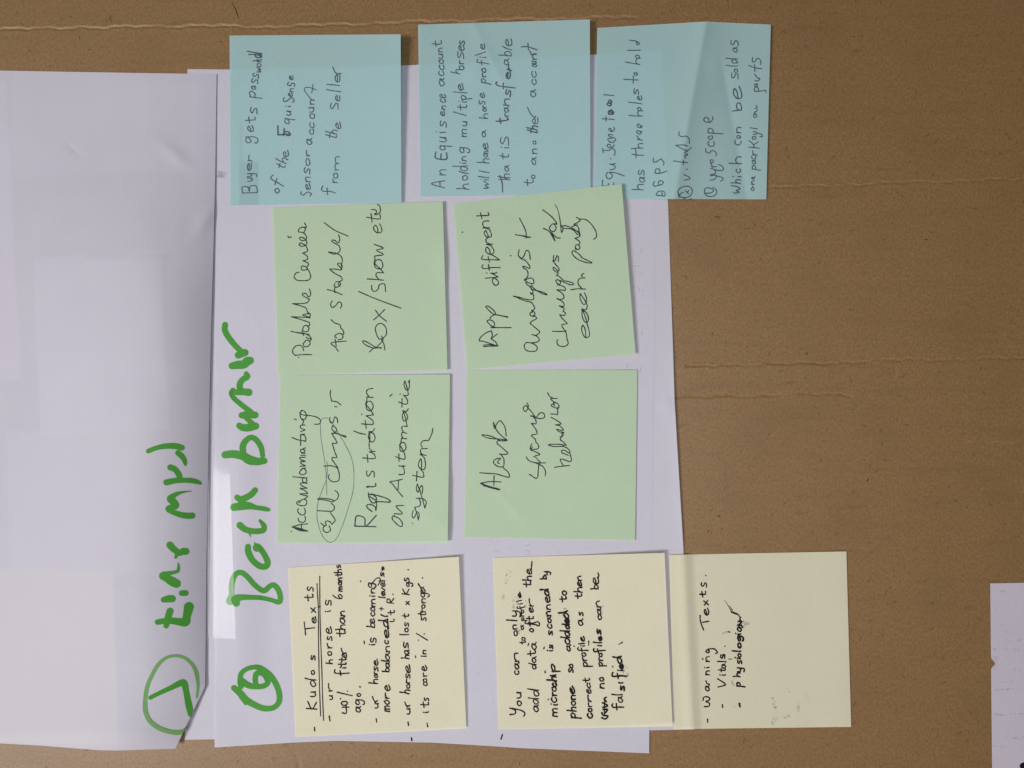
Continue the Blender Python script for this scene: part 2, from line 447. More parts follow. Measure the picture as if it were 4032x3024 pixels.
# hand lettering: each letter is strokes of (across, up) points, x-height = 1; used for the small notes
HAND = {
 'a': (.85, ".72 .85,.4 1,.08 .75,.05 .3,.3 0,.6 .25,.75 .95;.75 .95,.78 .3,.98 .02"),
 'b': (.8, ".1 2.0,.12 1,.12 .05;.12 .55,.4 1,.75 .8,.75 .25,.4 0,.12 .2"),
 'c': (.72, ".7 .85,.4 1,.06 .6,.15 .12,.45 0,.75 .2"),
 'd': (.9, ".7 .75,.4 .95,.05 .6,.15 .05,.45 .05,.75 .6;.82 2.0,.78 1,.82 .0"),
 'e': (.75, ".08 .5,.45 .55,.72 .8,.4 1.02,.08 .65,.15 .1,.45 0,.85 .22"),
 'f': (.6, ".65 1.8,.4 2,.25 1.6,.25 .5,.2 -.6;.0 .95,.55 1"),
 'g': (.8, ".7 .9,.35 1,.05 .6,.3 .15,.7 .5,.75 .95;.75 .95,.75 -.2,.55 -.9,.15 -.8,.1 -.5"),
 'h': (.8, ".12 2.0,.12 1,.1 0;.12 .5,.4 .95,.68 .75,.72 0"),
 'i': (.35, ".15 .95,.17 .3,.22 0;.2 1.5,.24 1.6"),
 'j': (.4, ".25 1,.25 -.4,.05 -.9;.25 1.5,.28 1.55"),
 'k': (.75, ".1 1.9,.1 0;.7 1,.12 .45,.7 0"),
 'l': (.35, ".15 2.0,.13 1,.16 0"),
 'm': (1.2, ".08 .95,.08 0;.08 .6,.3 .95,.5 .8,.52 0;.52 .6,.78 .95,1.0 .75,1.05 0"),
 'n': (.82, ".08 .95,.1 0;.1 .6,.4 .98,.68 .75,.75 0"),
 'o': (.78, ".45 1,.1 .8,.08 .25,.4 0,.7 .25,.68 .8,.42 1,.55 1.02"),
 'p': (.8, ".1 .95,.12 -.2,.1 -1;.1 .7,.45 1,.75 .7,.5 .15,.12 .25"),
 'q': (.8, ".7 .85,.35 1,.06 .6,.3 .1,.65 .4;.74 .95,.74 -.2,.78 -1"),
 'r': (.62, ".08 .95,.12 0;.12 .5,.3 .9,.65 .92"),
 's': (.62, ".62 .9,.3 1.02,.12 .8,.3 .55,.58 .35,.5 .05,.08 .05"),
 't': (.6, ".3 1.7,.28 .6,.35 .05,.6 .1;.0 1.05,.6 1.12"),
 'u': (.82, ".08 .95,.1 .3,.35 0,.65 .3,.7 .95;.7 .95,.75 0"),
 'v': (.7, ".05 .95,.32 0,.68 1.05"),
 'w': (1.05, ".05 .95,.2 0,.5 .7,.75 0,1.02 1"),
 'x': (.75, ".1 .95,.68 0;.65 .95,.08 0"),
 'y': (.78, ".08 .95,.15 .3,.4 .1,.68 .4;.7 .95,.7 0,.55 -.8,.12 -.75"),
 'z': (.7, ".1 .95,.65 .95,.1 0,.7 0"),
 'A': (1.1, ".0 0,.5 1.9,1.0 0;.2 .65,.85 .7"),
 'B': (1.0, ".1 1.9,.12 0;.1 1.9,.7 1.8,.7 1.1,.2 1.0,.8 .8,.8 .1,.1 0"),
 'E': (1.0, ".95 1.9,.1 1.9,.12 0,1.0 0;.12 1,.75 1.0"),
 'G': (1.0, ".8 1.7,.4 1.9,.1 1.1,.2 .1,.7 .1,.85 .8,.5 .8"),
 'J': (1.0, ".1 1.9,.9 1.9;.6 1.9,.65 .5,.4 0,.1 .3"),
 'K': (1.0, ".1 1.9,.12 0;.85 1.6,.15 .9,.9 0"),
 'L': (.7, ".1 1.6,.12 0,.7 0"),
 'P': (.9, ".1 1.9,.12 0;.1 1.8,.7 1.8,.7 1.0,.12 .9"),
 'R': (.95, ".1 1.8,.12 0;.1 1.8,.65 1.7,.6 1.0,.15 .9,.85 0"),
 'S': (.85, ".8 1.7,.4 1.9,.1 1.5,.5 1.0,.8 .5,.5 0,.05 .2"),
 'T': (1.1, ".0 1.9,1.1 1.95;.55 1.9,.55 0"),
 'V': (1.0, ".0 1.9,.4 0,.95 1.9"),
 'W': (1.5, ".0 1.8,.3 0,.75 1.3,1.1 0,1.45 1.8"),
 'Y': (1.0, ".05 1.8,.2 1.1,.6 1.0,.8 1.5;.85 1.9,.8 .2,.5 -.5,.1 -.3"),
 'D': (1.0, ".1 1.8,.1 0;.1 1.8,.8 1.4,.85 .4,.1 0"),
 '0': (.8, ".4 1.5,.08 1.1,.1 .3,.4 0,.7 .3,.68 1.2,.4 1.5"),
 '4': (.8, ".1 1.6,.08 .7,.75 .7;.6 1.5,.6 0"),
 '6': (.75, ".6 1.9,.15 1.2,.08 .3,.4 0,.7 .4,.45 .8,.12 .5"),
 '%': (1.2, ".15 1.5,.2 1.4;1.1 1.7,.15 -.3;.95 .2,1.0 .15"),
 '+': (.9, ".1 .6,.8 .6;.45 1,.45 .1"),
 '-': (.8, ".05 .55,.75 .6"),
 '.': (.3, ".1 .0,.15 .05"),
 ' ': (.6, "")}
def hand_word(text, bx0, by0, bx1, by1, xh, w, jitter=1.0, joined=False):
    """strokes for a word whose baseline runs from (bx0, by0) to (bx1, by1) in crop pixels; xh = x-height"""
    tot = sum(HAND[c][0] + .16 for c in text) - .16
    L = math.hypot(bx1 - bx0, by1 - by0)
    dx, dy = (bx1 - bx0) / L, (by1 - by0) / L            # along the baseline
    ux, uy = dy, -dx                                     # up from the baseline
    sc = L / tot; pos = 0.0; out = []; prev = None
    for c in text:
        adv, s = HAND[c]
        sl = 0.10 + rng.uniform(-.08, .08) * jitter; hs = xh * (1 + rng.uniform(-.12, .12) * jitter); lift = rng.uniform(-.07, .07) * xh * jitter
        parts = [q for q in s.split(';') if q]; first_here = True; exit_pt = None
        for st in parts:
            pts = []; last_xy = None
            for p in st.split(','):
                a, v = map(float, p.split())
                a += rng.uniform(-.045, .045) * jitter; v += rng.uniform(-.045, .045) * jitter
                along = (pos + a) * sc + v * hs * sl; up = v * hs + lift
                last_xy = (bx0 + dx * along + ux * up, by0 + dy * along + uy * up)
                pts.append("%.1f %.1f %.1f" % (last_xy + (w * rng.uniform(.88, 1.12),)))
                if joined and first_here and prev is not None and len(pts) == 1 and v < 1.2:
                    mx, my = prev[0] * .5 + last_xy[0] * .5 - ux * xh * .08, prev[1] * .5 + last_xy[1] * .5 - uy * xh * .08
                    out.append("%.1f %.1f,%.1f %.1f,%.1f %.1f" % (prev + (mx, my) + last_xy))
            first_here = False
            if v < 1.2 and not (c in 'tf' and st is parts[-1]): exit_pt = last_xy
            out.append(",".join(pts))
        prev = exit_pt
        pos += adv + .16
    return ";".join(out)
def hand(paper_key, x0, y0, z, w, words, xh=30, jitter=1.0, joined=False):
    """one written line made of words (text, baseline x0, y0, x1, y1 [, x-height [, pen width]])"""
    s = ";".join(hand_word(t[0], t[1], t[2], t[3], t[4], t[5] if len(t) > 5 else xh, t[6] if len(t) > 6 else w, jitter, joined) for t in words)
    ink(paper_key, 'line', x0, y0, z, w, s)
Z1 = (880, 110, 2.304, 9)
hand('B1', *Z1, [('B', 308, 1500, 300, 1415, 78), ('uy', 262, 1395, 258, 1318, 48), ('er', 246, 1300, 268, 1165, 38)])
hand('B1', *Z1, [('g', 256, 1052, 256, 985, 62), ('e', 268, 945, 268, 895, 52), ('t', 292, 865, 288, 810, 60), ('s', 306, 790, 304, 730, 62)])
hand('B1', *Z1, [('p', 290, 640, 290, 575, 62), ('a', 292, 560, 292, 530, 40), ('ss', 304, 510, 322, 425, 60), ('wor', 338, 405, 340, 290, 38), ('d', 345, 275, 345, 225, 60, 11)])
ink('B1','line',880,110,2.304,10,"228 240,300 243,345 262;305 225,322 238,338 232,345 260,330 250;265 300,345 290")
hand('B1', *Z1, [('o', 505, 1502, 502, 1455, 36), ('f', 505, 1445, 530, 1380, 50), ('th', 550, 1290, 585, 1190, 52), ('e', 590, 1175, 590, 1118, 44)])
ink('B1','line',880,110,2.304,13,"492 890,495 955,498 970,560 965,605 968;545 975,550 915;560 940,590 945,605 970,580 975,560 960")
hand('B1', *Z1, [('q', 600, 880, 600, 825, 44), ('u', 605, 800, 608, 755, 42), ('i', 608, 722, 608, 702, 34), ('S', 640, 680, 640, 632, 52), ('e', 622, 625, 622, 592, 40), ('n', 632, 585, 632, 550, 36), ('s', 645, 540, 648, 500, 70), ('e', 632, 475, 632, 438, 34)])
hand('B1', *Z1, [('S', 795, 1525, 790, 1488, 52), ('e', 790, 1470, 790, 1420, 44, 10), ('n', 785, 1400, 782, 1350, 40), ('s', 780, 1330, 785, 1275, 52), ('or', 785, 1255, 780, 1110, 36), ('a', 798, 1060, 798, 1010, 44), ('cc', 815, 975, 822, 860, 38), ('ou', 828, 825, 820, 715, 42), ('n', 820, 700, 820, 650, 34)])
ink('B1','line',880,110,2.304,8,"820 660,795 645,750 592,732 552,760 538,800 545,838 562;798 592,805 565,812 512")
hand('B1', *Z1, [('f', 990, 1520, 990, 1450, 50), ('r', 1030, 1410, 1030, 1375, 42), ('o', 1038, 1365, 1038, 1315, 38), ('m', 1042, 1300, 1048, 1145, 36), ('th', 1025, 1015, 1040, 930, 56), ('e', 1058, 920, 1060, 862, 50)])
hand('B1', *Z1, [('s', 1045, 750, 1045, 680, 80), ('e', 1050, 672, 1060, 622, 44), ('l', 1060, 585, 1060, 565, 62), ('l', 1055, 530, 1055, 512, 60), ('e', 1050, 500, 1060, 435, 40), ('r', 1075, 420, 1040, 340, 52)])
Z2 = (1625, 70, 2.304, 9)
hand('B2', *Z2, [('A', 290, 1545, 290, 1470, 62), ('n', 295, 1435, 298, 1375, 52), ('E', 308, 1290, 308, 1225, 55, 11), ('q', 300, 1205, 300, 1160, 62), ('u', 305, 1135, 308, 1085, 58), ('i', 298, 1052, 298, 1032, 46), ('s', 302, 1000, 302, 945, 56), ('e', 288, 895, 288, 850, 38), ('n', 295, 838, 300, 800, 38), ('c', 300, 770, 300, 742, 48), ('e', 300, 735, 300, 700, 52)])
hand('B2', *Z2, [('a', 285, 625, 285, 555, 46), ('cc', 285, 530, 280, 430, 44), ('oun', 280, 420, 270, 270, 36), ('t', 268, 262, 262, 210, 56)])
hand('B2', *Z2, [('h', 505, 1565, 505, 1505, 60), ('ol', 492, 1480, 505, 1405, 48), ('d', 500, 1390, 498, 1340, 60), ('in', 485, 1330, 480, 1255, 38), ('g', 475, 1230, 475, 1175, 44), ('m', 490, 1085, 490, 1005, 44), ('u', 490, 985, 492, 940, 42), ('l', 488, 895, 490, 878, 55), ('t', 490, 840, 490, 795, 58), ('i', 490, 775, 490, 758, 46), ('p', 490, 745, 480, 698, 50), ('l', 490, 690, 490, 672, 56), ('e', 460, 665, 460, 605, 44)])
hand('B2', *Z2, [('h', 430, 515, 435, 468, 40), ('or', 468, 475, 462, 390, 40), ('s', 465, 380, 465, 318, 52), ('es', 465, 305, 468, 210, 46, 10)])
hand('B2', *Z2, [('w', 688, 1555, 688, 1490, 42), ('il', 688, 1480, 690, 1440, 45), ('l', 690, 1410, 690, 1395, 45), ('h', 688, 1325, 688, 1275, 50), ('av', 680, 1265, 685, 1192, 38), ('e', 682, 1190, 682, 1145, 42), ('a', 662, 1085, 662, 1030, 34)])
hand('B2', *Z2, [('h', 680, 920, 680, 865, 38), ('or', 665, 850, 668, 800, 34), ('s', 655, 790, 655, 755, 52), ('e', 650, 730, 650, 690, 36), ('p', 665, 600, 668, 555, 50), ('ro', 665, 540, 665, 460, 38, 10), ('f', 670, 430, 665, 385, 40), ('i', 665, 370, 665, 350, 34), ('l', 665, 320, 655, 300, 55), ('e', 655, 290, 655, 240, 40)])
ink('B2','line',1625,70,2.304,10,"815 1580,812 1500,790 1430;775 1440,830 1450,880 1452")
hand('B2', *Z2, [('h', 880, 1480, 878, 1412, 52), ('a', 870, 1395, 870, 1345, 34), ('t', 868, 1285, 868, 1238, 42), ('i', 875, 1190, 875, 1172, 40), ('s', 868, 1165, 868, 1085, 72)])
hand('B2', *Z2, [('t', 868, 955, 862, 905, 60, 12), ('ra', 870, 900, 870, 815, 40), ('ns', 870, 805, 890, 665, 42, 11), ('f', 890, 650, 890, 600, 62, 11), ('er', 875, 560, 905, 440, 42, 12), ('a', 870, 430, 872, 380, 36), ('b', 895, 355, 895, 310, 56), ('l', 895, 300, 900, 280, 50), ('e', 895, 260, 900, 200, 60, 10)])
hand('B2', *Z2, [('t', 1095, 1530, 1095, 1470, 50), ('o', 1110, 1460, 1110, 1425, 32), ('a', 1118, 1335, 1120, 1275, 42), ('n', 1125, 1240, 1125, 1185, 42), ('o', 1120, 1150, 1120, 1118, 28), ('th', 1125, 1060, 1138, 985, 48, 11), ('e', 1125, 975, 1138, 920, 42), ('r', 1130, 915, 1072, 800, 40)])
hand('B2', *Z2, [('a', 1115, 718, 1115, 660, 42), ('cc', 1118, 615, 1122, 490, 42), ('ou', 1125, 450, 1122, 395, 38), ('n', 1125, 385, 1122, 320, 38)])
ink('B2','line',1625,70,2.304,10,"1130 290,1095 280,1040 262,985 265;1045 230,1050 292;1122 330,1080 335,1062 300")
ink('B3','line',2330,80,2.304,9,"""
100 1448,98 1500,150 1500;150 1500,152 1478;200 1498,200 1472
;150 1378,132 1395,135 1425,155 1440,180 1425,185 1400,160 1378,230 1388,295 1412
;165 1355,195 1352,212 1338,205 1318,180 1308,162 1303;180 1306,215 1300;168 1252,176 1256
;98 1162,105 1200;102 1180,160 1178,185 1160,205 1175,212 1200,205 1225
;170 1142,165 1128,145 1125,140 1142,158 1155,185 1150,205 1130;160 1105,200 1110;175 1105,150 1090,150 1070,185 1072
;190 1040,150 1035,165 1055,200 1065,215 1080,212 1095,198 1095;180 1010,160 1000,155 985,170 980,180 1000,195 1005,205 985,200 970
;95 893,150 895,205 900;130 915,128 872;160 850 16,150 845 12,155 825 14,180 820 14,198 835 14,190 850 14,165 852 12;160 830 12,190 838 12,175 810 14
;165 775 12,145 770 12,140 755 12,160 750 14,178 762 14,165 778 12;150 735 12,165 725 14,180 735 14,175 750 14,155 745 12;108 675,200 682""")
ink('B3','line',2330,80,2.304,9,"""
362 1535,420 1535,465 1540;432 1535,415 1510,425 1492,470 1488;
;365 1215,420 1222,468 1225;402 1250,400 1190,395 1168;360 1165,410 1160,465 1160;440 1160,420 1140,430 1120,462 1118
;412 1080,460 1088;440 1085,420 1065,410 1048;440 1035,425 1030,408 1015,415 1000,440 1010,448 1030,450 1005
;440 975,420 968,412 950,425 940,440 955,450 975,455 955
;338 862,400 868,460 868;430 866,415 840,430 820,460 822;445 800,425 790,415 805,430 822,450 815,440 795
;335 742,400 750,455 758""")
ink('B3','line',2330,80,2.304,9,"""
290 535,350 538,420 542;375 570,378 505;405 480,385 475,385 490,400 500,415 490,405 475
;305 378,360 388,435 400;410 395,400 370,415 345,440 345;425 320,405 315,398 330,412 345,432 335,425 318
;325 272,385 272,440 270;430 205,408 200,405 215,425 222,432 205;432 208,400 188,340 180""")
ink('B3','line',2330,80,2.304,9,"""
582 1585,620 1590,662 1592,660 1560,630 1548,595 1560,585 1588;640 1590,635 1560
;572 1460,555 1490,570 1505,600 1498,635 1490,650 1470,630 1455,605 1465,610 1490
;578 1385,600 1390,618 1375,610 1350,585 1350,575 1372,580 1388,630 1385,680 1368
;558 1250,562 1288,600 1275,625 1258,640 1270,655 1290,652 1312""")
ink('B3','line',2330,80,2.304,9,"""
800 1595,782 1560,800 1525,850 1505,895 1515,912 1550,895 1590,850 1608,800 1600,785 1580;790 1610,800 1580,830 1560;848 1545,880 1575;865 1560,880 1545;905 1620,885 1622;835 1620,850 1612
;835 1400,880 1420,890 1438,860 1445,840 1450;858 1352,870 1350;742 1275,800 1285,870 1290;830 1310,832 1270
;855 1250,840 1230,862 1225,870 1215,845 1210,850 1195,870 1190;760 1135,820 1130,870 1140;765 1135,855 1180,905 1155
;795 1010,790 1040,820 1055,850 1050,872 1060,885 1080,885 1115""")
ink('B3','line',2330,80,2.304,9,"""
1020 1570,1080 1565,1105 1545,1080 1525,1040 1520,1022 1545,1040 1590,1090 1598,1130 1575,1130 1540,1100 1515
;1070 1450,1105 1445,1130 1425,1125 1405,1080 1410;1125 1410,1180 1425,1190 1445,1170 1460
;1075 1400,1110 1395,1125 1375,1105 1350,1080 1345;1120 1355,1170 1365,1195 1350,1180 1320,1150 1310
;1085 1330,1110 1330,1130 1325;1095 1325,1080 1300,1085 1290;1100 1270,1080 1265,1075 1285,1090 1295,1105 1280
;1035 1165,1035 1190,1065 1205,1085 1185,1110 1185,1130 1205,1125 1230;1065 1095,1055 1120,1070 1140,1100 1142,1112 1120,1105 1100
;1075 1050,1055 1060,1070 1080,1095 1070,1090 1045;1050 1020,1120 1025,1190 1030;1060 1020,1055 990,1075 980,1100 995,1100 1020
;1065 925,1030 920,1015 900,1035 880,1060 895,1065 925,1085 915,1100 890,1095 875""")
ink('B3','line',2330,80,2.304,10,"""
1265 1500,1320 1510,1345 1528,1310 1545,1340 1560,1300 1568,1285 1560;1262 1475,1310 1475,1350 1480;1325 1478,1305 1458,1320 1445,1350 1450
;1325 1420,1355 1418;1280 1415,1288 1418
;1245 1295,1300 1300,1360 1300;1325 1298,1305 1275,1320 1240,1355 1240
;1300 1085,1300 1115,1325 1132,1350 1120,1355 1095;1345 1055,1325 1045,1315 1060,1330 1072,1350 1062,1340 1045
;1310 1020,1355 1020;1330 1018,1315 1000,1325 970,1355 975
;""")
ink('B3','line',2330,80,2.304,10,"""
1285 625,1300 625""")
ink('B3','line',2330,80,2.304,9,"""
1460 1515,1445 1530,1460 1545,1475 1530,1462 1515,1460 1500;1445 1485,1475 1490;1460 1485,1448 1465,1475 1455;1465 1430,1455 1420,1452 1435,1470 1440,1480 1415

;1425 1150,1470 1155,1520 1160;1425 1090,1460 1120,1475 1150;1465 1130,1500 1110,1510 1100
;1475 1055,1455 1060,1465 1080,1490 1070,1480 1050;1465 1035,1500 1030,1490 1015,1465 1010;1500 1020,1540 1035,1548 1055,1525 1055;1440 975,1500 985
;1490 855,1470 850,1475 880,1498 870,1485 845,1475 835,1495 825,1500 805;1480 800,1500 790,1490 770""")
ink('B3','line',2330,80,2.304,9,"""
1478 645,1530 642,1575 635,1580 655;1478 640,1480 610,1505 608,1515 640;1500 585,1480 578,1480 598,1502 598,1498 572;1480 545,1505 550,1525 530,1500 520,1480 490
;1425 410,1480 430,1545 440;1480 465,1478 400;1458 335,1458 375,1480 375,1500 345,1520 350,1535 375,1530 400""")

Z3 = (2330, 80, 2.304, 9)
hand('B3', *Z3, [('a', 475, 1475, 480, 1430, 44), ('s', 475, 1415, 475, 1365, 50)])
hand('B3', *Z3, [('e', 452, 728, 452, 690, 36), ('s', 425, 680, 425, 625, 36)])
hand('B3', *Z3, [('c', 1355, 1385, 1355, 1352, 40), ('b', 1365, 830, 1355, 745, 46, 11), ('e', 1365, 720, 1355, 615, 62, 11)])
hand('B3', *Z3, [('s', 1335, 540, 1330, 480, 62), ('o', 1322, 475, 1322, 440, 34), ('l', 1325, 422, 1325, 405, 50), ('d', 1322, 395, 1320, 345, 48), ('a', 1322, 290, 1320, 245, 40), ('s', 1335, 235, 1330, 185, 60)])
hand('B3', *Z3, [('p', 1490, 1360, 1490, 1315, 40), ('ac', 1488, 1305, 1490, 1235, 36), ('r', 1500, 1228, 1500, 1190, 40)])
ink('G1','line',1130,800,1.587,5.4,"""
155 947,110 946,52 950;72 962,75 965;52 952,36 935,38 912,55 893,80 888,98 900,104 922
;112 868,100 878,108 895,128 896,144 880,140 862,120 856,110 866;140 862,152 850,130 845,120 838;152 848,140 830,110 815,60 808,26 801;26 801,80 812,138 820;105 828,92 800
;102 775,98 792,112 805,132 798,136 778,118 764,104 770;120 765,140 765,140 745
;140 745,110 735,70 722,26 710;26 710,80 712,128 714,146 718,120 706,98 700,118 692,146 694,140 712
;146 694,128 680,118 655,80 640,34 628;34 628,80 628,125 622,140 600
;140 600,120 590,98 575,100 562,122 568,134 585,148 570,140 535""")
ink('G1','line',1130,800,1.587,5.4,"""
96 485,60 480,44 458,58 435,75 432;96 485,130 482,148 462,140 430,128 412
;128 412,100 420,88 405,98 392,120 400,130 414;125 398,135 378,112 365,100 360;100 360,125 352,128 335,110 318,98 312
;98 312,124 302,128 288,112 262,85 248;85 248,75 258,92 270,118 262,124 245,112 225,90 212,78 218,88 232,112 232,122 215,110 190,92 182
;92 182,72 178,78 158,100 150,115 162,105 182;105 150,122 150,110 124;6 205,10 215,28 210""")
ink('G1','line',1130,800,1.587,5.4,"""
320 925,300 898,275 880,285 870,318 866,370 862;308 895,300 850
;310 842,298 832,312 818,335 815,350 830,340 850,320 852;335 815,355 818,350 795,335 780;335 780,330 760,298 748,275 728
;282 612,272 632,282 652,304 640,318 622,334 618,342 640,334 656
;252 540,290 550,345 572;300 560,298 530,325 520,318 500;300 500,295 518,312 525,335 510,325 492,305 490;325 492,345 478,335 458,300 440,266 412
;266 412,300 412,335 418;335 418,345 395,330 375,315 380,330 398,342 415;340 395,345 350,330 325,295 310,258 305
;258 305,290 318,318 312,332 290,325 265;325 265,305 255,282 240,284 230,302 235,318 250,330 225,322 198;232 122,300 170,382 206""")
ink('G1','line',1130,800,1.587,5.4,"""
515 930,545 905,590 905;588 902,540 905,490 885,472 862,488 862,520 880,560 905;560 900,600 855,590 830;612 918,605 880,590 852
;575 850,560 820,552 780,570 755,598 755,620 785,618 825,590 848,575 848
;552 668,580 705,622 738;610 665,575 700,540 730;448 552,560 600,712 656
""")
G1Z = (1130, 800, 1.587, 5.4)
hand('G1', *G1Z, [('s', 622, 556, 606, 498, 92)])
hand('G1', *G1Z, [('how', 604, 492, 598, 255, 52)], joined=True)
hand('G1', *G1Z, [('et', 592, 195, 584, 75, 50)], joined=True)
ink('G1','line',1130,800,1.587,5.4,"528 40,552 42,560 60,545 68,560 72,582 55,580 20,566 8")
ink('G2','line',1780,720,2.242,8,"""
278 1445,330 1442,400 1440;400 1440,340 1430,278 1432;405 1442,340 1420,270 1398,240 1394,255 1360,300 1325,345 1305;345 1305,355 1340,345 1378;345 1378,380 1400,402 1438;398 1335,345 1375
;345 1278,430 1278,520 1278;380 1275,350 1265,318 1235,310 1218,330 1210,360 1220,375 1245,365 1268,345 1278
;490 1185 10,420 1170 9,375 1162 9;375 1165,345 1145,310 1110,298 1090,315 1088,350 1110,375 1135,380 1160,345 1180,335 1200
""")
ink('G2','line',1780,720,2.242,8,"""
90 440,95 430""")
ink('G2','line',1780,720,2.242,8,"""
655 1408,636 1440,650 1475,690 1488,735 1485,752 1465,740 1435,700 1415,655 1408;655 1408,700 1412,750 1405,770 1385,750 1355,705 1340
;705 1340,740 1345,770 1325,770 1310,735 1280,695 1245,690 1235,715 1215,745 1200,740 1185,715 1170
;720 1135,690 1150,690 1168,715 1180,732 1160,720 1135,700 1130,730 1110,718 1080,700 1055
;700 1055,640 1040,580 1015,542 1000;542 1000,600 1012,660 1030,710 1032,722 1010,715 985,690 970
;690 970,700 985,715 965,700 930,665 900,648 880;700 940,740 950,800 965,838 985,830 988,790 975,745 950,715 925,700 905,690 925
;640 850,660 875,700 890,722 885,715 850,690 840,660 850,635 862,665 830,670 800,660 770,635 755,622 738
;622 738,650 742,682 755,685 735,660 700,640 680,610 670,605 660;515 642,520 645""")
ink('G2','line',1780,720,2.242,8,"""
560 458,625 468,690 482;625 468,640 475,655 455,640 400,595 312;650 485,692 478""")
ink('G2','line',1780,720,2.242,8,"""
935 1385,925 1400,935 1430,970 1445,1005 1440,1025 1415,1015 1380,1010 1340,1000 1310
;888 1310,940 1312,1005 1310;1005 1310,985 1290,970 1265,975 1250,1010 1245,1012 1235,975 1200,950 1165
;950 1165,990 1170,1000 1145,980 1135,990 1110,960 1095,945 1085;945 1085,985 1090,985 1060,960 1040,925 1022
;925 1022,960 1030,985 1018,985 995,960 965,925 945;925 945,960 945,990 950,1002 938,985 915,950 905
;950 905,930 890,915 865,930 855,955 870,955 890,930 905;930 858,960 865,1030 895,1065 900,1068 885,1020 870,985 862,950 830,920 815
;920 790,895 765,892 748,905 750,930 775,935 800,925 820;930 790,945 760,910 715,895 695,888 688""")
ink('G2','line',1780,720,2.242,8,"""
908 512 8,890 475 14,860 430 9,808 402;955 488,930 485,905 470,880 440
;890 360,865 385,862 410,885 430,910 420,918 395,905 370,890 360;905 360,925 360,880 300,800 238;920 350,925 368
;905 188 4,930 230 5,950 310 7,965 440 8""")
ink('G2','line',1780,720,2.242,8,"""
1150 830,1140 815,1165 800""")
ink('G2','line',1780,720,2.242,8,"""
1140 655,1165 670,1225 698,1235 702,1225 708,1180 702,1110 675,1070 640,1058 612,1072 600,1110 620,1140 650,1140 660
;1090 590,1100 580;1120 545,1095 550,1088 575,1105 590,1130 575,1120 550,1128 520,1100 500,1085 490
;1085 490,1115 480,1130 462,1120 425,1105 430;1110 460,1060 410,985 400,975 385,1000 378,1060 400,1115 440,1125 460
;1110 432,1120 410,1105 380,1075 365;1075 365,1100 355,1115 345,1130 330,1110 310,1095 305
;1125 320,1180 325,1230 365,1270 430,1275 470,1265 488,1250 498;965 375,980 410,965 440;1060 385,1105 370""")
ink('G3','line',1070,1450,2.304,8,"""
175 1480,180 1485;185 1440 9,260 1470 14,325 1478 8;185 1440,250 1420,325 1412;190 1438 11,250 1455 13,320 1475 8;270 1470,268 1420
;240 1362,245 1385,275 1400,300 1388,305 1365,300 1340;240 1275,235 1300,265 1330,295 1325,305 1300,295 1270
;262 1205,240 1205,225 1225,255 1245,300 1245,318 1220,310 1195,280 1190,262 1205,245 1222
;290 1190,310 1175,325 1160,280 1150,255 1140;255 1140,295 1138,325 1135,300 1110,265 1095,255 1085
;270 1090,320 1088;320 1088,280 1070,260 1050,270 1040,320 1045
;300 995,280 1000,280 1025,300 1038,318 1025,312 1000;192 985,250 990,322 995;250 950,262 925,285 910,308 925,310 950,290 965,265 965,250 950
;268 925,275 910,305 905;255 890,305 885,275 870,260 850,305 845,265 830,255 810,305 808;265 790,305 790
;270 770,300 772;280 735,262 738,265 760,290 765,302 745,278 735,305 722
;182 628,240 650,310 662;262 700,262 640,262 600;300 665,310 640,295 610,265 600;265 600,300 598""")
ink('G3','line',1070,1450,2.304,8,"""
262 575,300 560,265 545,262 520,300 515;275 515,290 480;290 480,262 450,258 410,275 385,300 395,315 430,300 462,275 460
;270 382,255 410,290 425,350 430,410 445,440 470,440 495,420 508,390 508;205 460,222 465""")
ink('G3','line',1070,1450,2.304,8,"""
445 1405,480 1432,495 1420,470 1440,465 1460,475 1480,500 1490,525 1480,532 1460,520 1430;495 1420,485 1400,500 1385,530 1395,545 1415,560 1400,575 1380,560 1350,530 1310
;415 1292,480 1296,545 1298;545 1298,565 1280,565 1250,540 1225;415 1190,480 1195,550 1212,555 1195,490 1182,430 1180,415 1190;550 1212,590 1190,605 1160,598 1130,575 1110
;520 965,515 995,540 1025,580 1030,610 1010,612 960,605 930,595 905
;470 888,540 885,600 905;600 905,570 860,548 830,550 810,590 810,575 770,560 720,548 680;548 680,590 680,580 650,560 620,545 590
;545 590,600 595,665 625,668 615,610 600,560 570,545 545,555 515;555 515,590 560,560 590,550 600
""")
ink('G3','pencil',1070,1450,2.304,5,"""
440 500,450 465,475 450,515 460,550 500,600 580,670 700,725 820,745 960,735 1120,690 1280,640 1430,590 1540,540 1580,490 1560,450 1500,415 1390,410 1290,425 1200,460 1100,495 1010,505 900,500 850
;440 500,445 620,465 750,485 880,495 1000,500 1150""")
ink('G3','line',1070,1450,2.304,8,"""
572 348,592 350;535 198,530 240,545 300;545 298,590 305,625 332""")
ink('G3','line',1070,1450,2.304,9,"""
910 1300,870 1270,862 1245,890 1235,935 1255,945 1290;945 1290,950 1240,945 1200,920 1185,890 1165
;880 1145,880 1170,905 1215,935 1220,950 1180,920 1150,880 1145,878 1130;900 1140,960 1155,1040 1180,1075 1205,1070 1215,1010 1212,955 1210
;860 1078,870 1072,925 1075,945 1060,940 1045;865 1080,880 1078
""")
ink('G3','line',1070,1450,2.304,9,"""
745 570,800 590,850 600""")
ink('G3','line',1070,1450,2.304,8,"""
1115 1335,1095 1345,1095 1370,1130 1410,1165 1435,1185 1428,1180 1395,1150 1360,1110 1345;1110 1320,1185 1320,1145 1275,1130 1250,1195 1245
;1188 1165 8,1140 1110,1095 1050,1070 1030,1120 1022,1185 1008;1145 1100,1150 1015
""")
ink('G3','line',1070,1450,2.304,8,"""
1070 255,1092 235""")
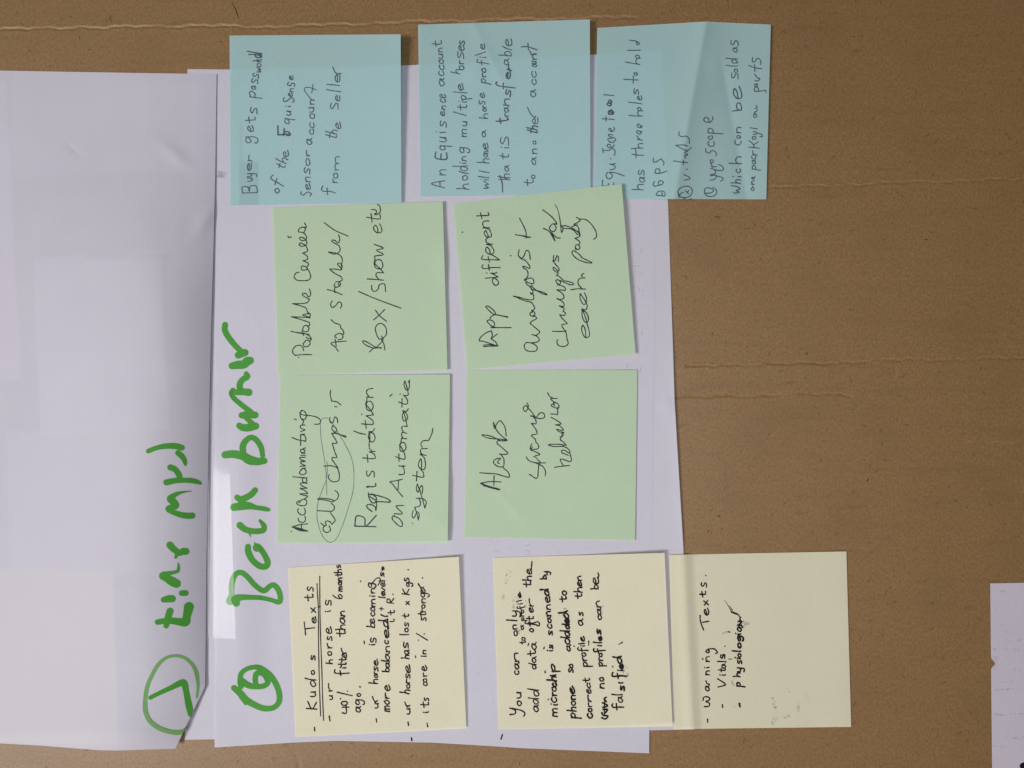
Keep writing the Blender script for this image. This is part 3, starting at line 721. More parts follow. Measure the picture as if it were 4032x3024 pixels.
ink('G3','line',1070,1450,2.304,8,"""
1275 1405,1280 1408;""")
ink('G4','line',1810,1430,2.304,8,"""
192 1090 10,270 1075 8,375 1078 8;192 1092 10,280 1125 14,365 1145 10;215 1110 10,290 1130 12,350 1148 10;310 1110,312 1020
;182 995,260 1000,330 1005,400 1025,440 1035,452 1025,440 990,395 950
;360 910,345 905,350 885,370 865,340 865,310 885,310 910,340 935,380 942,400 930,400 870,385 845,370 825
;360 825,400 828,438 818,400 780,340 730;340 730,345 705,410 705,432 698
;432 698,370 690,260 680,205 655,215 650,290 665,350 695,370 705;432 700,370 650,330 600,305 535,315 590,330 580
;325 588,330 560,365 522,400 560,415 600,422 660""")
ink('G4','line',1810,1430,2.304,8,"""
630 1008,650 1020,690 1045,708 1030,712 980,720 905;605 850,615 870,640 890,700 905,775 905;690 905,750 935,778 980,775 1022
;690 855,735 905;670 850,690 840,728 828,680 800,642 785,660 760;655 730,640 775,690 780,715 770,712 740,690 715
;690 715,685 690,650 655,700 640,690 600,650 545;650 545,690 550,690 520,665 480
;665 480,640 478,680 490,700 500,750 502,770 485,765 460,740 448,720 460,690 490,650 440,610 395
;620 410,600 438,580 425,580 400,600 385,620 400,622 385,612 362""")
ink('G4','line',1810,1430,2.304,8,"""
862 945,930 935,998 928;940 928,925 905,912 880,930 870,990 892,1012 885,1010 855,1000 820
;985 835,955 825,925 810,930 790,960 795,990 815,1000 800,975 770,935 755;805 745,850 755,930 755,935 740,870 735,812 738,805 745
;930 740,965 745,940 715,912 690,940 650;925 665,910 670;935 660,925 640,950 632,900 620,880 600;880 600,940 610,910 570,868 560;868 560,920 550,880 520,828 490
;828 462,860 462,890 465,888 430,890 400
;860 385,850 370,830 385,870 405,895 410,900 385,880 362,850 355,860 385;868 362,840 340,825 322,885 320;850 320,815 300,798 268""")

G2Z = (1780, 720, 2.242, 8)
hand('G2', *G2Z, [('different', 410, 905, 318, 262, 62)], joined=True)
hand('G2', *G2Z, [('s', 695, 690, 688, 600, 100), ('s', 942, 700, 938, 640, 52)])
hand('G2', *G2Z, [('each', 1218, 1372, 1168, 830, 62)], joined=True)
G3Z = (1070, 1450, 2.304, 8)
hand('G3', *G3Z, [('s', 932, 992, 928, 928, 78), ('tration', 942, 860, 915, 175, 62)], joined=True)
hand('G3', *G3Z, [('utomatic', 1200, 982, 1248, 120, 52)], joined=True)
hand('G3', *G3Z, [('system', 1335, 1392, 1425, 640, 58)], joined=True)
ink('G3','line',1070,1450,2.304,8,"1425 650,1450 600,1462 545;1248 130,1250 108")

hand('G3', 1070, 1450, 2.304, 8, [('s', 608, 506, 598, 440, 68)])
hand('G3', 1070, 1450, 2.304, 9, [('R', 948, 1458, 945, 1318, 98)])
Y1Z = (1120, 2190, 2.304, 13)
ink('Y1','line',1120,2190,2.304,13,"274 1585,272 1552")
hand('Y1', *Y1Z, [('K', 290, 1402, 286, 1315, 48), ('u', 284, 1282, 284, 1228, 42), ('d', 282, 1192, 284, 1118, 42), ('o', 274, 1080, 274, 1035, 32), ('s', 275, 950, 275, 902, 36), ('T', 276, 712, 268, 595, 48), ('e', 284, 612, 284, 555, 40), ('x', 284, 512, 278, 462, 42), ('t', 262, 400, 258, 348, 42), ('s', 260, 320, 260, 285, 50)])
ink('Y1','underline',1120,2190,2.304,9,"""
328 1450 10,318 1200,312 950,308 700,308 500,300 350,295 250;355 1490 10,345 1250,338 1000,328 750,322 500,320 300,320 182;310 460 18,325 455 10""")
hand('Y1', *Y1Z, [('-', 432, 1500, 426, 1452, 30), ('u', 438, 1305, 435, 1262, 30), ('r', 432, 1240, 428, 1158, 32), ('h', 436, 982, 436, 938, 30), ('o', 428, 905, 428, 868, 36), ('r', 430, 838, 422, 792, 36), ('s', 432, 770, 432, 730, 42), ('e', 426, 705, 424, 650, 48), ('i', 418, 508, 416, 490, 28), ('s', 428, 455, 424, 400, 52)])
hand('Y1', *Y1Z, [('4', 588, 1430, 582, 1350, 40, 14), ('0', 572, 1355, 570, 1315, 36), ('%', 598, 1280, 575, 1205, 56, 12), ('f', 562, 1080, 555, 1030, 46, 14), ('i', 560, 1022, 560, 1005, 32, 14), ('tt', 562, 1000, 560, 925, 40, 14), ('e', 562, 925, 562, 890, 42, 14), ('r', 560, 885, 545, 832, 36, 14)])
hand('Y1', *Y1Z, [('t', 552, 725, 550, 675, 48, 14), ('han', 552, 672, 545, 495, 40, 14), ('6', 525, 392, 522, 345, 42, 13), ('mon', 520, 320, 520, 195, 30, 15), ('th', 525, 185, 515, 115, 34, 13), ('s', 512, 105, 505, 78, 30, 13)])
hand('Y1', *Y1Z, [('a', 690, 1420, 690, 1370, 40), ('g', 690, 1352, 690, 1302, 38), ('o', 688, 1275, 688, 1245, 36), ('.', 688, 1190, 686, 1180, 36, 15)])
hand('Y1', *Y1Z, [('-', 850, 1510, 848, 1475, 26), ('u', 852, 1385, 852, 1335, 28), ('r', 850, 1325, 828, 1270, 30), ('h', 845, 1160, 845, 1115, 42), ('or', 845, 1105, 842, 1050, 32), ('s', 848, 1045, 846, 1005, 38), ('e', 848, 1000, 846, 945, 34), ('i', 822, 812, 820, 795, 34), ('s', 830, 788, 828, 745, 44)])
hand('Y1', *Y1Z, [('b', 818, 655, 818, 605, 38), ('e', 820, 612, 818, 572, 36), ('co', 822, 545, 822, 465, 34), ('min', 822, 462, 818, 290, 32), ('g', 798, 285, 798, 245, 36)])
ink('Y1','line',1120,2190,2.304,12,"800 240,830 205,862 198,870 225,850 262;690 225,693 233;725 795,722 770")
hand('Y1', *Y1Z, [('mo', 950, 1415, 950, 1310, 42, 14), ('r', 950, 1300, 950, 1250, 40, 14), ('e', 955, 1225, 955, 1178, 38, 14), ('bal', 950, 1055, 952, 945, 34, 14), ('an', 952, 945, 950, 815, 34, 13), ('c', 945, 800, 945, 768, 36, 13), ('e', 948, 745, 945, 660, 36, 14)])
hand('Y1', *Y1Z, [('d', 940, 640, 930, 570, 44, 15), ('+', 905, 500, 902, 460, 40, 11), ('l', 912, 385, 912, 362, 28), ('e', 912, 362, 912, 330, 30), ('v', 910, 330, 910, 290, 30), ('e', 912, 280, 912, 240, 34), ('l', 910, 232, 908, 215, 24), ('s', 905, 190, 902, 150, 28)])
ink('Y1','line',1120,2190,2.304,15,"885 130,900 105,880 108,904 122,892 98;875 530,905 545,935 545;945 655,938 615,935 570")
hand('Y1', *Y1Z, [('L', 995, 598, 990, 570, 24, 12), ('t', 1000, 530, 998, 495, 36, 12), ('R', 990, 432, 988, 380, 30, 12), ('.', 986, 350, 986, 342, 30, 13)])
hand('Y1', *Y1Z, [('-', 1138, 1538, 1136, 1500, 26, 14), ('u', 1140, 1440, 1140, 1378, 30, 14), ('r', 1140, 1362, 1118, 1318, 30, 14), ('h', 1132, 1255, 1138, 1215, 38, 14), ('or', 1136, 1200, 1136, 1125, 30, 14), ('s', 1138, 1118, 1138, 1072, 38, 13), ('e', 1142, 1062, 1140, 998, 38, 14)])
hand('Y1', *Y1Z, [('ha', 1132, 935, 1132, 855, 38, 14), ('s', 1128, 842, 1122, 785, 40, 13), ('l', 1128, 722, 1126, 700, 38), ('o', 1120, 690, 1120, 652, 32), ('s', 1128, 640, 1126, 605, 34), ('t', 1132, 560, 1130, 525, 40), ('x', 1132, 445, 1128, 405, 34), ('K', 1134, 355, 1130, 295, 38), ('g', 1135, 280, 1135, 240, 32), ('s', 1132, 235, 1130, 198, 42), ('.', 1121, 125, 1121, 117, 40, 14)])
hand('Y1', *Y1Z, [('-', 1315, 1548, 1310, 1512, 26), ('i', 1308, 1425, 1306, 1405, 34), ('t', 1312, 1370, 1308, 1325, 44), ('s', 1312, 1315, 1310, 1288, 42), ('co', 1295, 1178, 1290, 1112, 34), ('re', 1295, 1095, 1290, 1000, 36), ('in', 1285, 915, 1280, 852, 26, 14), ('%', 1288, 770, 1275, 688, 50, 12)])
hand('Y1', *Y1Z, [('s', 1282, 590, 1282, 560, 42), ('t', 1280, 550, 1280, 515, 46), ('ro', 1278, 510, 1275, 440, 32), ('n', 1278, 430, 1276, 382, 32), ('g', 1278, 375, 1278, 335, 36), ('e', 1278, 335, 1270, 300, 34), ('r', 1268, 292, 1240, 242, 30), ('.', 1253, 202, 1251, 192, 40, 14)])
ink('Y1','line',1120,2190,2.304,12,"1190 920,1188 905")
Y2Z = (1930, 2160, 2.2726, 14)
hand('Y2', *Y2Z, [('Y', 285, 1505, 285, 1430, 52), ('o', 278, 1410, 278, 1365, 38), ('u', 278, 1345, 276, 1282, 38), ('c', 258, 1132, 258, 1095, 42), ('a', 255, 1080, 255, 1030, 34), ('n', 258, 1020, 242, 925, 34), ('o', 242, 785, 242, 735, 32), ('n', 238, 728, 236, 680, 32), ('l', 240, 655, 238, 632, 42), ('y', 240, 618, 240, 555, 40)])
hand('Y2', 1930, 2160, 2.2726, 13, [('a', 430, 1462, 430, 1408, 38), ('d', 430, 1395, 432, 1340, 44), ('d', 436, 1325, 438, 1262, 46), ('d', 405, 1082, 408, 1035, 36), ('a', 408, 1020, 410, 975, 30), ('t', 408, 960, 405, 915, 38), ('a', 415, 905, 415, 850, 40)])
hand('Y2', 1930, 2160, 2.2726, 14, [('o', 388, 748, 388, 715, 32), ('f', 392, 700, 390, 655, 40), ('t', 390, 645, 388, 610, 32), ('e', 382, 575, 382, 535, 36), ('r', 385, 528, 380, 450, 32), ('t', 365, 345, 362, 300, 38), ('h', 370, 295, 370, 245, 36), ('e', 370, 235, 368, 188, 40)])
ink('Y2','line',1930,2160,2.2726,13,"368 190,371 150,374 115;345 850,338 868;425 655,440 668,440 690,420 690;345 660,380 668,420 655")
hand('Y2', 1930, 2160, 2.2726, 12, [('to', 318, 850, 312, 795, 28), ('a', 298, 728, 296, 690, 20), ('pro', 305, 648, 300, 550, 24), ('f', 300, 535, 292, 510, 28), ('ile', 290, 505, 272, 400, 24)])
hand('Y2', 1930, 2160, 2.2726, 15, [('mi', 602, 1508, 598, 1388, 36), ('c', 594, 1378, 592, 1335, 40), ('ro', 592, 1318, 588, 1240, 34), ('c', 592, 1240, 590, 1205, 34, 18), ('h', 592, 1190, 592, 1145, 40, 17), ('i', 590, 1138, 588, 1125, 30, 17), ('p', 590, 1108, 580, 1030, 34), ('is', 562, 925, 560, 865, 28), ('s', 555, 780, 555, 738, 32)])
hand('Y2', 1930, 2160, 2.2726, 14, [('c', 550, 718, 548, 678, 36, 15), ('an', 548, 665, 538, 560, 32, 15), ('n', 536, 550, 534, 500, 32), ('e', 535, 490, 532, 432, 36), ('d', 528, 420, 515, 362, 34, 16), ('b', 505, 278, 500, 245, 26), ('y', 515, 240, 515, 205, 32)])
ink('Y2','line',1930,2160,2.2726,13,"492 1112,496 1106;490 1098,493 1092;520 1352,523 1347;480 898,483 882;520 380,505 372,480 368,455 362")
hand('Y2', 1930, 2160, 2.2726, 15, [('p', 770, 1522, 765, 1470, 44, 17), ('h', 768, 1462, 765, 1418, 40), ('on', 765, 1405, 760, 1310, 36), ('e', 760, 1300, 745, 1238, 36), ('s', 740, 1112, 738, 1078, 36), ('o', 740, 1072, 738, 1035, 32), ('a', 718, 920, 716, 870, 34), ('d', 712, 860, 712, 790, 36)])
hand('Y2', 1930, 2160, 2.2726, 17, [('d', 712, 785, 710, 735, 38), ('de', 710, 722, 706, 630, 34, 19), ('d', 708, 622, 690, 555, 36, 17), ('t', 685, 475, 682, 430, 34, 15), ('o', 686, 420, 684, 380, 36, 15)])
hand('Y2', 1930, 2160, 2.2726, 14, [('c', 915, 1520, 912, 1478, 44, 16), ('o', 912, 1460, 910, 1430, 32, 16), ('r', 908, 1420, 905, 1385, 30), ('r', 905, 1378, 902, 1315, 30), ('e', 905, 1300, 902, 1262, 38), ('ct', 898, 1250, 888, 1160, 32), ('p', 875, 1060, 872, 1015, 38), ('r', 865, 1008, 860, 975, 32), ('o', 858, 968, 855, 932, 32), ('f', 855, 925, 850, 890, 38), ('i', 850, 880, 848, 862, 24), ('l', 848, 858, 846, 838, 30), ('e', 846, 832, 842, 792, 34)])
hand('Y2', 1930, 2160, 2.2726, 14, [('a', 832, 690, 830, 640, 36), ('s', 832, 602, 830, 570, 36), ('t', 822, 450, 820, 405, 40), ('h', 820, 400, 818, 345, 38), ('e', 820, 340, 816, 300, 32), ('n', 815, 292, 810, 245, 34)])
ink('Y2','line',1930,2160,2.2726,15,"""
1000 1515 18,1030 1525 16,1055 1500 16,1010 1490 16,1000 1470 18;1030 1470 18,1050 1440 18,1010 1440 16;1010 1420 18,1050 1410 16,1030 1390 18,1005 1380 16;1040 1370 16,1020 1345 18,1040 1330 14;1020 1500 12,1025 1340 12;750 872 14,753 877;882 865 12,882 828""")
hand('Y2', 1930, 2160, 2.2726, 15, [('n', 1018, 1255, 1016, 1205, 34), ('o', 1016, 1190, 1012, 1152, 34), ('p', 1010, 1055, 1005, 1012, 34), ('ro', 1005, 1008, 1000, 935, 30), ('f', 1005, 928, 998, 890, 40), ('i', 998, 880, 998, 862, 24), ('l', 998, 855, 998, 832, 36), ('e', 1000, 825, 998, 788, 28), ('s', 995, 775, 990, 725, 30, 16), ('c', 995, 638, 992, 600, 32, 14), ('a', 992, 595, 988, 540, 32, 14), ('n', 990, 530, 975, 462, 34, 14), ('b', 968, 368, 965, 325, 30, 14), ('e', 968, 318, 966, 262, 42, 14)])
ink('Y2','line',1930,2160,2.2726,14,"966 265,972 240,965 220")
hand('Y2', 1930, 2160, 2.2726, 15, [('f', 1175, 1440, 1170, 1385, 40), ('a', 1185, 1380, 1182, 1330, 34, 14), ('l', 1185, 1320, 1185, 1295, 50, 14), ('s', 1200, 1280, 1200, 1230, 34, 17), ('i', 1190, 1212, 1188, 1195, 26), ('f', 1195, 1160, 1190, 1112, 46, 17), ('i', 1190, 1100, 1190, 1085, 28), ('e', 1188, 1080, 1186, 1040, 30, 17), ('d', 1180, 1030, 1170, 958, 34, 17), ])
ink('Y2','line',1930,2160,2.2726,15,"1150 858 8,1182 840 14;1095 1060 13,1100 1050 13")
ink('Y2','smudge',1930,2160,2.2726,40,"245 770 50,265 700 60;215 520 40,230 440 50;320 560 30,320 470 24;640 600 50,670 560 60;140 300 40,170 220 50;110 440 40,120 420 40;1210 1150 60,1205 1050 40;500 240 30,520 230 30;990 590 40,1000 520 30;1130 860 24,1170 860 20")
Y3Z = (2610, 2150, 2.212, 13)
ink('Y3','line',2610,2150,2.212,13,"""
390 1535,390 1508;360 1400,400 1395,405 1370,375 1355,400 1345,408 1325,380 1312,355 1320,350 1345
;405 1205,385 1198,375 1175;345 980,350 990
;385 905,375 920,395 930,405 915,390 900,440 895,465 910,475 930,460 935
;355 730,335 680,325 640,325 605;345 665,400 655;373 255,376 260""")
hand('Y3', *Y3Z, [('a', 405, 1268, 405, 1222, 34), ('n', 408, 1128, 410, 1085, 34), ('i', 405, 1070, 403, 1050, 30), ('n', 405, 1012, 402, 960, 32), ('e', 398, 605, 395, 548, 38), ('x', 395, 518, 390, 470, 36), ('t', 378, 445, 372, 398, 34), ('s', 378, 362, 376, 322, 44)])
hand('Y3', *Y3Z, [('-', 524, 1405, 522, 1378, 6, 14), ('V', 548, 1235, 545, 1165, 38), ('i', 548, 1135, 545, 1112, 34), ('t', 548, 1100, 548, 1070, 40), ('a', 550, 1065, 548, 1030, 34), ('ls', 548, 1018, 540, 945, 36, 14)])
ink('Y3','line',2610,2150,2.212,8,"570 985,600 985;560 745 6,582 750 14;540 872 12,542 878 12")
hand('Y3', 2610, 2150, 2.212, 15, [('-', 675, 1400, 672, 1370, 6, 17), ('p', 682, 1228, 680, 1188, 40), ('h', 672, 1142, 670, 1105, 32), ('y', 680, 1100, 680, 1058, 34), ('s', 688, 1030, 686, 998, 32), ('i', 680, 988, 680, 975, 30), ('o', 682, 968, 680, 938, 26), ('l', 680, 925, 680, 905, 34), ('og', 680, 892, 680, 782, 26, 17), ('i', 680, 775, 680, 758, 30), ('c', 680, 748, 682, 715, 32)])
ink('Y3','line',2610,2150,2.212,15,"""
680 720,660 705,680 690,695 710;650 690 14,680 670 16,670 655 18,655 660 14;690 660 14,670 640 14,680 620 12;600 575 20,640 590 16,660 600 12;660 600 10,670 620 10""")
ink('Y3','line',2610,2150,2.212,8,"""
600 575 10,570 520 6,535 470 3;608 560 8,580 520 4;680 670 5,690 700 4;700 650 5,712 690 4;720 655 4,730 690 4""")
ink('Y3','smudge',2610,2150,2.212,40,"620 1385 40,660 1380 30;700 690 40,740 680 40;510 1390 24;960 1330 30,980 1400 34;1000 1460 40,960 1540 34;1080 1240 24,1110 1260 30;1240 1290 16,1290 1340 14;1180 1370 20,1180 1440 20;1060 1490 30,1110 1470 24;610 1210 24,600 1180 20;500 770 24,560 745 16")
ink('B','line',0,0,1,5.5,"1622 2917,1620 2905;1978 2893,1973 2910")
ink('B','ghost',2300,700,2.073,10,"""
400 570,390 600,410 620,440 625,465 600,470 570;395 720,470 720;395 760,470 780;480 850,480 960;380 890,440 900,450 930;470 1240,475 1300;380 1560,350 1540,360 1520,400 1525,405 1550;465 1520,455 1620;450 1640,440 1700""")
ink('B','ghost',1700,1950,1.58,8,"""
380 280,390 300,415 300,420 280;375 345,420 350;490 330,490 368;565 285,570 305,600 310,610 290;575 350,600 345,615 360,600 370;350 470,365 490;285 1090,290 1110;390 1280,385 1300,400 1320;180 115,190 130""")
ink('D','ghost',3300,2100,1.795,16,"""
1145 412,1205 410;1095 530,1110 535;1270 757,1314 757;1200 757,1215 757;1100 820,1115 820;1150 822,1190 824,1240 822,1290 820,1314 820;1110 878,1140 876;1175 880,1200 882;1240 965,1290 968;1130 1050,1180 1052,1225 1048;1095 1110,1150 1108,1205 1100,1265 1106;1110 1278,1160 1282,1200 1276,1250 1280,1300 1276;1180 1450,1230 1448,1300 1442;1090 1503,1190 1505;1180 700,1210 702;1150 645,1160 650""")
ink('D','line',0,0,1,22,"4026 3016,4034 3012,4042 3020")

# ------------------------------------------------------------------ the white sheets
MM = 0.001
def z_back(x, y):
    r = 2620 + (y - 200) * 0.043                       # right edge of the back sheet
    d = np.maximum(r - x, 0)
    lift = (2.2 * np.exp(-((y - 1620) / 330) ** 2) + 1.3 * np.exp(-((y - 2050) / 250) ** 2) + 0.25) * np.exp(-d / 70.0)
    lift = lift * (1 - smooth(2120, 2240, y)) * smooth(150, 900, y)
    dent = 0.5 * np.exp(-((x - 2625) / 26) ** 2 - ((y - 1592) / 34) ** 2)
    return (0.42 + lift + 0.05 * waves(x, y, 21, 420) + dent) * MM
def z_front(x, y):
    sag = 0.30 * np.exp(-((x - 860) / 90) ** 2) * smooth(2600, 2940, y)
    over = np.clip((z_back(x, y) / MM - 0.42), 0, 3) * smooth(2300, 2540, x)
    edge = 0.9 * smooth(2800, 2960, y) * smooth(2300, 2560, x) * 0.4
    ramp = 1.45 * smooth(1520, 1900, y) * (1 - smooth(2560, 2760, y))
    rise = np.where(x < 935, np.clip((x - 795) / 140.0, 0, 1), 1 - smooth(935, 1080, x)) * ramp
    base = 0.80 - 0.26 * smooth(2300, 2540, x)
    return (base + sag + edge + over + rise + 0.07 * waves(x, y, 22, 380)) * MM
AX = lambda y: np.interp(y, [292, 700, 1000, 1300, 1700, 2200, 2690, 2960], [853, 847, 840, 831, 822, 813, 808, 806])
def z_top(x, y):
    d = AX(y) - x
    d = np.where(y > 2702, np.minimum(d, 808.0 - (y - 2702.0) * (808 - 692) / (2948.0 - 2702.0) - x), d)
    d = np.maximum(d, 0)
    H = 2.6 + 7.4 * smooth(350, 1300, y) * (1 - 0.25 * smooth(2300, 2900, y))
    hill = H * np.where(d < 300, 1 - ((300 - d) / 300.0) ** 2, np.exp(-((d - 300) / 430.0) ** 2))
    hill = np.maximum(hill, 0)
    edge = 1.35 + 0.35 * smooth(350, 800, y)
    cutx = 808.0 - (y - 2702.0) * (808 - 692) / (2948.0 - 2702.0)
    corner = 1.5 * smooth(2600, 2960, y) * np.exp(-np.abs(cutx - x) / 160.0)
    dents = 0.65 * np.exp(-(((x - 805) + (y - 870) * 0.55) / 34) ** 2 - ((y - 870) / 60) ** 2) \
        + 0.5 * np.exp(-(((x - 690) - (y - 610) * 0.9) / 40) ** 2 - ((y - 610) / 55) ** 2) \
        - 0.35 * np.exp(-(((x - 290) - (y - 590) * 0.9) / 14) ** 2 - ((y - 590) / 30) ** 2)
    far = 1 - smooth(150, 700, -x)
    return (edge + (hill + (0.30 * waves(x, y, 23, 360) + 0.10 * waves(x, y, 26, 130)) * smooth(0, 220, d) + dents) * far + corner) * MM

group_sheets = "white paper sheets"
sheet_back = paper("paper_sheet", [(738, 272), (2608, 196), (2732, 2872), (728, 2913)], z_back, mat_sheet, 190, 260,
    "white paper sheet lying furthest back, its right edge lifted over the bare cardboard", "paper", group_sheets,
    top=[(905, 274), (1610, 257), (2335, 215)], right=[(2630, 785), (2650, 1380), (2656, 1580), (2668, 1780), (2692, 2180)])
sheet_front = paper("paper_sheet", [(849, 293), (2582, 206), (2556, 2966), (845, 2943)], z_front, mat_sheet, 190, 260,
    "white paper sheet headed with green marker words Back burner, under the sticky notes", "paper", group_sheets,
    top=[(1300, 288), (1640, 264), (2335, 224)], bottom=[(1150, 2924), (1320, 2917), (1700, 2924), (1860, 2933), (2060, 2946)],
    right=[(2580, 900), (2575, 1500), (2562, 2300)])
def cut_corner(X, Y):
    # the lower right corner of the top sheet is turned under along a slanting line
    xr = np.minimum(808.0, 808.0 - (Y - 2702.0) * (808 - 692) / (2948.0 - 2702.0))
    Xn = np.where(X > 300, 300 + (X - 300) * (xr - 300) / 508.0, X)
    return np.where(Y > 2702, Xn, X), Y
sheet_top = paper("paper_sheet", [(-1022, 262), (853, 292), (806, 2948), (-1000, 2880)], z_top, mat_sheet_top, 260, 330,
    "white paper sheet at the left, its bulging edge marked in green under a circled stroke", "paper", group_sheets,
    top=[(0, 278), (400, 285)], bottom=[(0, 2927), (150, 2935), (300, 2947), (420, 2954), (520, 2955)],
    right=[(847, 700), (840, 1000), (831, 1300), (822, 1700), (813, 2200), (808, 2690)], cut=cut_corner)

def z_corner_sheet(x, y):
    return (0.35 + 0.10 * waves(x, y, 24, 300) + 0.5 * np.exp(-((x - 3903) / 14) ** 2 - ((y - 2612) / 24) ** 2)) * MM
def cut_notch(X, Y):
    depth = 15 * np.exp(-((Y - 2612) / 13.0) ** 2)
    return np.maximum(X, 3899 + (Y - 2297) * 0.0096 + depth), Y
sheet_corner = paper("paper_sheet", [(3899, 2297), (5780, 2262), (5800, 4930), (3925, 4930)], z_corner_sheet, mat_card_paper, 420, 520,
    "pale paper sheet with faint grey print in the lower right corner, its edge nicked", "paper", group_sheets, cut=cut_notch)

# ------------------------------------------------------------------ sticky notes
def note_z(base, corners, curl, seed, extra=None, ripple=0.11, skew=0.0):
    TL, TR, BR, BL = [np.array(c, float) for c in corners]
    def zf(x, y):
        v = np.clip((y - (TL[1] + TR[1]) / 2) / ((BL[1] + BR[1] - TL[1] - TR[1]) / 2), 0, 1)
        xl = TL[0] + (BL[0] - TL[0]) * v; xr = TR[0] + (BR[0] - TR[0]) * v
        u = np.clip((x - xl) / (xr - xl), 0, 1)
        c = curl * (1 + skew * (v - 0.5) * 2)
        z = base + c * np.clip((u - 0.18) / 0.82, 0, 1) ** 1.7 + ripple * waves(x, y, seed, 300) * (0.3 + u)
        if extra is not None: z = z + extra(x, y, u, v)
        return z * MM
    return zf

def line_dist(x, y, a, b):
    """signed distance in pixels from the line a-b"""
    dx, dy = b[0] - a[0], b[1] - a[1]; n = math.hypot(dx, dy)
    return ((x - a[0]) * dy - (y - a[1]) * dx) / n

def fold(d, slope_neg, slope_pos, r=5.0):
    """roof of two slopes (mm per px) meeting in a rounded crease at d = 0"""
    s = np.sqrt(d * d + r * r)
    return (slope_pos - slope_neg) / 2 * (s - r) + (slope_pos + slope_neg) / 2 * d

def blue3_extra(x, y, u, v):
    # a long fold runs from the top edge down to the lower left, a second one to its right
    d1 = line_dist(x, y, (2650, 785), (2779, 85)) * -1
    d1 = line_dist(x, y, (2779, 85), (2655, 785))      # positive to the left
    d2 = line_dist(x, y, (2842, 240), (2940, 785))
    ridge = 4.0 * np.exp(-np.abs(np.sqrt(d1 * d1 + 20)) / 90.0)
    r2 = 1.1 * np.exp(-np.sqrt(d2 * d2 + 25) / 45.0) * smooth(200, 330, y)
    tri = 0.35 * np.exp(-(np.hypot((x - 2815) / 40, (y - 250) / 70)) ** 2)
    down = -0.35 * smooth(0.3, 0.6, u)
    return ridge - r2 + tri + down
def blue2_extra(x, y, u, v):
    d = line_dist(x, y, (1862, 88), (1985, 330))
    fade = smooth(70, 100, y) * (1 - smooth(280, 420, y))
    d3 = line_dist(x, y, (1880, 420), (1990, 250))
    return 0.50 * np.exp(-np.sqrt(d * d + 20) / 26.0) * fade + 0.3 * np.exp(-((x - 1875) / 50) ** 2 - ((y - 280) / 45) ** 2) \
        + 0.25 * np.exp(-(np.hypot(x - 1652, y - 100) / 40) ** 2)
def blue1_extra(x, y, u, v):
    return 0.5 * np.exp(-(np.hypot(x - 1575, y - 140) / 60) ** 2) + 0.12 * np.exp(-((x - 1290) / 40) ** 2 - ((y - 680) / 12) ** 2)
def green1_extra(x, y, u, v):
    q = ((x - 1770) / 60) ** 2 + ((y - 1010) / 85) ** 2
    return 0.85 * np.exp(-q * 1.0) + 0.2 * np.exp(-((y - 805) / 40) ** 2) * np.sin(x / 45.0) * 0.5
def green3_extra(x, y, u, v):
    q = np.hypot((x - 1830) / 230, (y - 1990) / 160)
    return 0.6 * smooth(1.0, 0.55, q) + 0.12 * np.exp(-(np.hypot(x - 1095, y - 1865) / 30) ** 2)
def green4_extra(x, y, u, v):
    d = line_dist(x, y, (1950, 1925), (2030, 2010))
    return 0.28 * np.exp(-np.sqrt(d * d + 16) / 16.0) * smooth(1900, 1950, y) * (1 - smooth(2000, 2060, y)) \
        + 0.14 * np.exp(-((x - 2050) / 50) ** 2) * np.sin(y / 60.0)
def yellow3_extra(x, y, u, v):
    xe = 2698 + (y - 2185) * 0.0495                     # where the note runs over the edge of the sheet below
    drop = -1.05 * smooth(-6, 40, x - xe) + 0.42 * np.exp(-((x - xe + 12) / 22) ** 2)
    return drop + 0.55 * smooth(0.75, 1.0, u) * (1 - v * 0.3)
def yellow1_extra(x, y, u, v): return 0.10 * np.exp(-((x - 1500) / 60) ** 2) * np.sin(y / 90.0)

